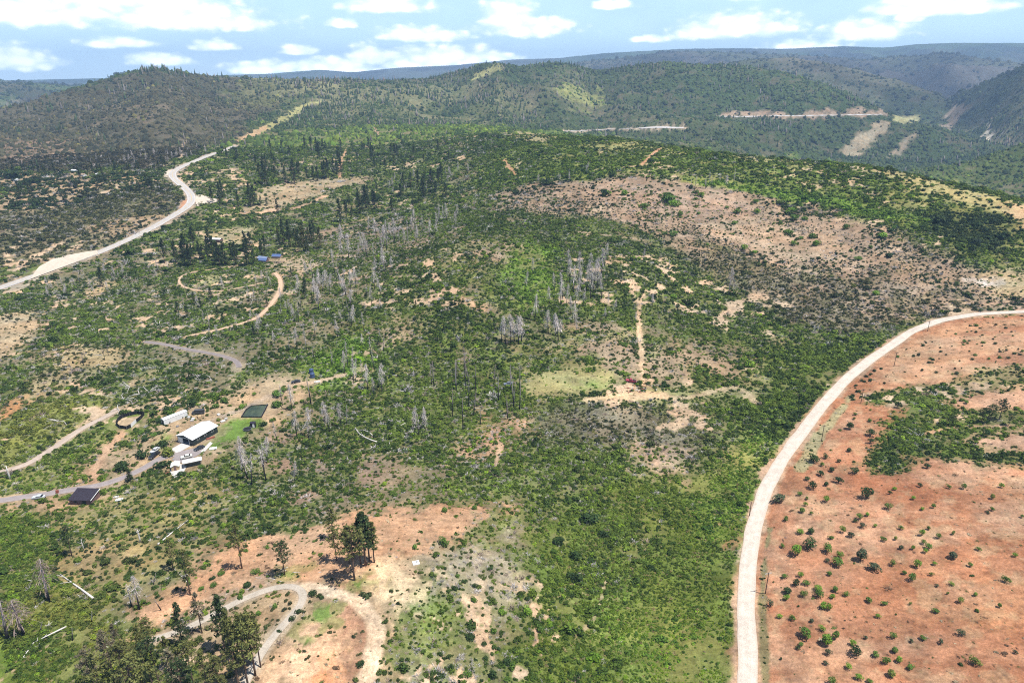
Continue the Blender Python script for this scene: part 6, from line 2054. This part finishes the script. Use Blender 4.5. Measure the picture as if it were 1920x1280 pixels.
part('door', dark_wall, ds, lambda a: a.box((1.6, -2.94, .8), (1.4, .07, 2.0)))
part('window', glass_m, ds, lambda a: a.box((-1.8, -2.94, 1.2), (1.2, .07, .8)))

# house with blue roofs
loc, _ = place(506, 487, 0)
ho = thing('house', 'house with slate and bright blue metal roofs among the conifers', 'house', loc, math.radians(14), None, (.62, .62, .62))
for (cx, cy, w_, l_, m_, wm, rz) in ((-8, 0, 9, 15, slate_roof, tan_wall, .9), (9.5, 9, 9, 12, blue_roof, tan_wall, 1.2), (-7, -11, 7, 11, blue_roof, brown_wall, 1.1)):
    a = Acc(); gable_walls(a, w_, l_, 3.2, 5.4); o_ = a.build('wall', wm, ho); o_.location = (cx, cy, 0); o_.rotation_euler = (0, 0, rz)
    a = Acc(); gable(a, w_, l_, 3.2, 5.4, .6); r_ = a.build('roof', m_, ho); r_.location = (cx, cy, 0); r_.rotation_euler = (0, 0, rz)
    for k in (-3, 0, 3):
        wn = Acc(); wn.box((w_ / 2 + .05, k, 1.7), (.1, 1.4, 1.2)); q_ = wn.build('window', glass_m, ho); q_.location = (cx, cy, 0); q_.rotation_euler = (0, 0, rz)
a = Acc(); a.box((-8, 2, 5.6), (.8, .8, 1.6)); a.build('chimney', brown_wall, ho)

# mobile home and far houses
loc, _ = place(402, 453, 0)
mh_ = thing('mobile_home', 'white roofed mobile home on the pale pad beyond the grove', 'mobile home', loc, math.radians(80))
part('wall', brown_wall, mh_, lambda a: gable_walls(a, 5.0, 15, 2.8, 3.5))
part('roof', white_metal, mh_, lambda a: gable(a, 5.0, 15, 2.8, 3.5, .35))
part('porch', plywood, mh_, lambda a: a.box((3.4, 0, .5), (1.8, 4, .3)))
for k in (-5, -1.5, 4):
    part('window', glass_m, mh_, lambda a: a.box((2.53, k, 1.6), (.08, 1.3, 1.0)))
for i, (px, py, an, lab) in enumerate(((186, 329, 70, 'white farmhouse at the right end of the tan flats'), (157, 330, 60, 'small cream cottage left of the white farmhouse on the flats'), (30, 339, 80, 'tiny white house at the left edge of the tan flats'), (30, 340, 85, ''), (140, 322, 75, 'small white house in the trees above the tan flats'), (455, 233 + 0, 80, ''))):
    if not lab:
        continue
    loc, mpp = place(px, py, 0)
    k = .62
    fh = thing('farmhouse', lab, 'house', loc, math.radians(an), 'far houses', (k, k, k))
    part('wall', white_wall, fh, lambda a: gable_walls(a, 7, 11, 3.0, 4.6))
    part('roof', white_metal if i != 1 else tan_wall, fh, lambda a: gable(a, 7, 11, 3.0, 4.6, .5))
    for q in (-3, 0, 3):
        part('window', glass_m, fh, lambda a: a.box((3.54, q, 1.6), (.08, 1.2, 1.1)))
    part('door', brown_wall, fh, lambda a: a.box((1.2, -5.53, 1.0), (1.0, .08, 2.0)))

# blue tanks beside the dirt turning area
for i, (px, py, lab) in enumerate(((584, 699, 'rear dark blue water tank at the top of the dirt turning area'), (586, 707, 'front dark blue water tank at the top of the dirt turning area'))):
    loc, _ = place(px, py, 0)
    tk = thing('water_tank', lab, 'tank', loc, 0, 'blue water tanks')
    bm_ = simple('blue_plastic', (.045, .075, .16), .45, .15, 1.0, .4)
    part('body', bm_, tk, lambda a: a.add(*tube([(0, 0, -.2), (0, 0, .1), (0, 0, .8), (0, 0, .86), (0, 0, 1.6), (0, 0, 1.66), (0, 0, 2.2), (0, 0, 2.6)], [1.2, 1.25, 1.25, 1.2, 1.2, 1.25, 1.22, .5], 16), ))
    part('lid', bm_, tk, lambda a: a.add(*tube([(0, 0, 2.58), (0, 0, 2.72)], [.36, .34], 12)))


# ---- vehicles
def vehicle(px, py, rz, col, label, kind='car'):
    """body with bonnet, cabin and boot as a lofted profile, glass band, bumpers, four wheels"""
    loc, _ = place(px, py, 0)
    v = thing('pickup_truck' if kind == 'pickup' else ('van' if kind == 'van' else 'car'), label, 'pickup' if kind == 'pickup' else kind, loc, rz)
    paint_ = simple('car_paint', col, .3, .05, 1.0, .5)
    L_, W_, = (5.4, 1.95) if kind == 'pickup' else ((5.6, 2.05) if kind == 'van' else (4.5, 1.8))
    low = [(-.5, .45), (-.5, .85), (-.47, .95), (-.22, 1.02), (.30, 1.02), (.5, .98), (.5, .45)] if kind == 'car' else ([(-.5, .5), (-.5, 1.0), (-.47, 1.1), (-.22, 1.18), (.10, 1.18), (.10, 1.1), (.5, 1.1), (.5, .5)] if kind == 'pickup' else [(-.5, .5), (-.5, 1.0), (-.44, 1.15), (-.36, 1.25), (.5, 1.25), (.5, .5)])
    n = len(low)
    def prof(a, P, w_):
        V = [(x * L_, -w_ / 2, z) for x, z in P] + [(x * L_, w_ / 2, z) for x, z in P]
        k = len(P)
        F = [tuple(range(k))[::-1], tuple(range(k, 2 * k))] + [(i, (i + 1) % k, k + (i + 1) % k, k + i) for i in range(k)]
        a.add(V, F)
    part('body', paint_, v, lambda a: prof(a, low, W_))
    cab = [(-.20, 1.0), (-.10, 1.42), (.24, 1.44), (.36, 1.0)] if kind == 'car' else ([(-.20, 1.15), (-.12, 1.72), (.08, 1.74), (.10, 1.15)] if kind == 'pickup' else [(-.36, 1.22), (-.28, 2.05), (.49, 2.1), (.5, 1.22)])
    part('glass', glass_m, v, lambda a: prof(a, [(x, z - .02) for x, z in cab], W_ - .22))
    part('roof', paint_, v, lambda a: a.box((L_ * (cab[1][0] + cab[2][0]) / 2, 0, cab[1][1] + .02), (L_ * (cab[2][0] - cab[1][0]), W_ - .24, .07)))
    if kind == 'pickup':
        part('bed', rubber, v, lambda a: a.box((L_ * .30, 0, 1.06), (L_ * .34, W_ - .3, .12)))
    for sx in (-.31, .31):
        for sy in (-1, 1):
            wh = part('wheel', rubber, v, lambda a: a.add(*tube([(sx * L_, sy * (W_ / 2 - .22), .34), (sx * L_, sy * (W_ / 2 + .02), .34)], [.35, .35], 14)))
            part('rim', steel, wh, lambda a: a.add(*tube([(sx * L_, sy * (W_ / 2 - .05), .34), (sx * L_, sy * (W_ / 2 + .04), .34)], [.2, .19], 10)))
    for sy in (-1, 1):
        part('headlight', white_wall, v, lambda a: a.box((-.5 * L_ - .01, sy * (W_ / 2 - .3), .82), (.05, .36, .16)))
        part('taillight', rust_m, v, lambda a: a.box((.5 * L_ + .01, sy * (W_ / 2 - .2), .85), (.05, .2, .22)))
    part('bumper', steel, v, lambda a: [a.box((-.5 * L_ - .06, 0, .52), (.14, W_ - .1, .18)), a.box((.5 * L_ + .06, 0, .52), (.14, W_ - .1, .18))])
    return v


vehicle(290, 855, 1.35, (.02, .022, .025), 'black pickup parked on the driveway between the dark bushes', 'pickup')
vehicle(291, 846, 1.35, (.55, .56, .57), 'white car parked behind the black pickup on the driveway')
vehicle(374, 842, 1.0, (.025, .03, .035), 'black car parked close to the barn door')
vehicle(350, 858, .5, (.62, .61, .56), 'cream car parked on the grey yard in front of the barn')
vehicle(372, 775, .2, (.06, .065, .07), 'dark van parked on the yard behind the trailer', 'van')
vehicle(73, 934, .15, (.50, .52, .54), 'silver car at the left part of the driveway')
vehicle(1183, 716, -.25, (.36, .04, .07), 'red pickup at the foot of the firebreak trail', 'pickup')
vehicle(408, 370, .2, (.66, .66, .64), 'white van on the gravel turnout at the highway bend', 'van')
vehicle(636, 342, .1, (.68, .68, .68), 'white van parked on the tan clearing, left one', 'van')
vehicle(643, 341, .1, (.66, .66, .66), 'white pickup parked on the tan clearing, right one', 'pickup')
vehicle(555, 717, .4, (.05, .05, .06), 'dark car on the dirt turning area near the blue tanks')
vehicle(953, 721, .3, (.16, .19, .24), 'blue grey car hidden among the charred poles')


# ---- small things about the yard
def crate(px, py, size, mat, label, group=None, rz=.3):
    loc, _ = place(px, py, 0)
    o = thing('pallet_crate', label, 'crate', loc, rz, group)
    w_, d_, h_ = size
    part('deck', mat, o, lambda a: a.box((0, 0, h_ / 2 + .12), (w_, d_, h_)))
    for k in (-1, 0, 1):
        part('runner', wood_m, o, lambda a: a.box((0, k * d_ * .4, .06), (w_, .1, .12)))
    for k in (-1, 1):
        part('batten', wood_m, o, lambda a: a.box((k * w_ * .3, 0, h_ + .15), (.1, d_, .05)))


for px, py, sz, m_ in ((374, 783, (2.2, 1.5, 1.0), plywood), (362, 786, (1.4, 1.1, .6), white_wall), (354, 783, (1.2, 1.0, .6), white_wall), (360, 789, (1.5, 1.0, .5), conc), (357, 780, (1.3, 1.0, .5), plywood), (410, 778, (1.5, 1.2, .6), white_wall), (418, 790, (2.0, 1.3, .4), white_wall), (424, 786, (1.6, 1.2, .6), conc), (333, 800, (1.2, .9, .5), steel)):
    crate(px, py, sz, m_, 'small crate or bin lying on the yard between barn and trailer', 'crates lying about the yard', rnd.uniform(0, 3))
crate(400, 841, (3.0, 2.0, .3), white_wall, 'flat white crate lying on the grass east of the barn')
crate(395, 822, (3.6, .8, .5), rust_m, 'rust red stack leaning along the east wall of the barn', None, .7)
crate(108, 924, (.9, .9, 1.2), rust_m, 'reddish bin standing beside the driveway')
crate(224, 937, (2.6, 1.6, .3), white_wall, 'white scrap heap on bare soil east of the dark shed')
crate(218, 932, (1.8, 1.2, .25), conc, 'grey scrap panel beside the white scrap heap')
crate(315, 888, (1.6, 1.2, .4), rust_m, 'reddish scrap at the left end of the concrete slab')
crate(595, 716, (3.0, 1.2, .25), white_wall, 'white panel lying on the dirt turning area')

# concrete pad with a well box on the clearing
loc, _ = place(780, 1055, 0)
wp = thing('well_pad', 'square pale concrete pad on the cream bare clearing', 'slab', loc, .35)
part('slab', simple('pale_concrete', (.74, .72, .66), .9, .08, 1.0), wp, lambda a: a.box((0, 0, .08), (2.1, 1.9, .28)))
part('hatch', steel, wp, lambda a: a.box((.3, .2, .27), (.6, .6, .12)))

# pile of logs and brush at the foot of the firebreak
g_ = random.Random(9)
for i in range(26):
    px, py = 1198 + g_.uniform(-22, 42), 728 + g_.uniform(-6, 8)
    a_ = g_.uniform(0, 6.28)
    log((px, py), (px + math.cos(a_) * 9, py + math.sin(a_) * 4), .16, 'brown log in the jumbled pile at the foot of the firebreak trail', 'logs of the pile at the firebreak', g_.choice([rust_m, wood_m, M_white]), 2, 0, .2)


# ---- utility poles along the gravel road
def pole(px, py, ph, label, arm=True, group='utility poles along the gravel road'):
    loc, mpp = place(px, py, .3)
    h = tall(ph, loc, mpp) + .3
    o = thing('utility_pole', label, 'utility pole', loc, math.radians(15), group)
    part('post', wood_m, o, lambda a: a.add(*tube([(0, 0, 0), (0, 0, h * .5), (0, 0, h)], [.17, .14, .11], 8)))
    if arm:
        ar = part('crossarm', M_white if 'nearest' in label else wood_m, o, lambda a: a.box((0, .14, h - .5), (2.4, .12, .16)))
        for k in (-1.0, -.4, .4, 1.0):
            part('insulator', steel, ar, lambda a: a.add(*tube([(k, .14, h - .42), (k, .14, h - .2)], [.05, .07], 6)))
        part('brace', steel, o, lambda a: [a.add(*tube([(-.7, .14, h - .55), (0, .14, h - 1.2)], [.03, .03], 4)), a.add(*tube([(.7, .14, h - .55), (0, .14, h - 1.2)], [.03, .03], 4))])
    return o


pole(1435, 1112, 38, 'utility pole nearest the bottom, pale crossarm, at the red field edge')
pole(1540, 827, 30, 'utility pole with two insulators beside the straight of the gravel road')
pole(1614, 755, 26, 'utility pole at the corner of the green band')
pole(1676, 687, 27, 'utility pole at the edge of the pale upper field')
pole(1739, 621, 20, 'farthest utility pole where the gravel road curves away')
pole(1405, 967, 26, 'plain dark pole on the left verge of the gravel road', False)

# stones pushed up along the banks
stone = simple('pale_stone', (.46, .40, .34), .95, .25, 2.0)
g_ = random.Random(31)
for poly, n, lab, grp in (([(300, 1150), (380, 1130), (430, 1110), (420, 1130), (330, 1165), (260, 1190)], 26, 'pale stone on the rubble strip above the loop track', 'stones above the loop track'),
                          ([(1480, 445), (1560, 470), (1600, 500), (1540, 490)], 14, 'grey boulder on the bald part of the brown slope', 'boulders on the brown slope'),
                          ([(1828, 526), (1850, 517), (1880, 522), (1850, 537)], 16, 'whitish boulder on the pale outcrop near the right edge', 'boulders of the pale outcrop')):
    for px, py in spread(poly, n, n):
        loc, mpp = place(px, py, .1)
        gg = np.random.default_rng(int(px * 10))
        s_ = g_.uniform(1.2, 3.2) * mpp
        bmx = bmesh.new()
        bmesh.ops.create_icosphere(bmx, subdivisions=1, radius=1)
        for v in bmx.verts:
            v.co *= float(gg.uniform(.7, 1.2)); v.co.z *= .6
        me = bpy.data.meshes.new('stone'); bmx.to_mesh(me); bmx.free()
        me.materials.append(stone)
        o = bpy.data.objects.new('stone', me); COL.objects.link(o)
        o.location = loc; o.scale = (s_, s_ * g_.uniform(.6, 1), s_ * .8); o.rotation_euler = (0, 0, g_.uniform(0, 6))
        tag(o, lab + sfx(poly, px, py), 'stone', grp)


# ------------------------------------------------------------------ air: thin blue haze over the whole country
zlo, zhi = float(H.min()) + CAMZ - 1.5, float(H.max()) + CAMZ + 60
acc = Acc()
acc.box((0, 6000, (zlo + zhi) / 2), (30000, 15000, zhi - zlo))
hz = acc.build('haze', None)
hz['kind'] = 'stuff'
mh = bpy.data.materials.new('haze')
mh.use_nodes = True
t = NT(mh.node_tree)
pv = t.n('ShaderNodeVolumePrincipled')
pv.inputs['Color'].default_value = (.44, .66, 1.0, 1)
pv.inputs['Density'].default_value = HAZE
pv.inputs['Anisotropy'].default_value = .0
oo = t.n('ShaderNodeOutputMaterial')
t.link(pv.outputs[0], oo.inputs['Volume'])
hz.data.materials.append(mh)
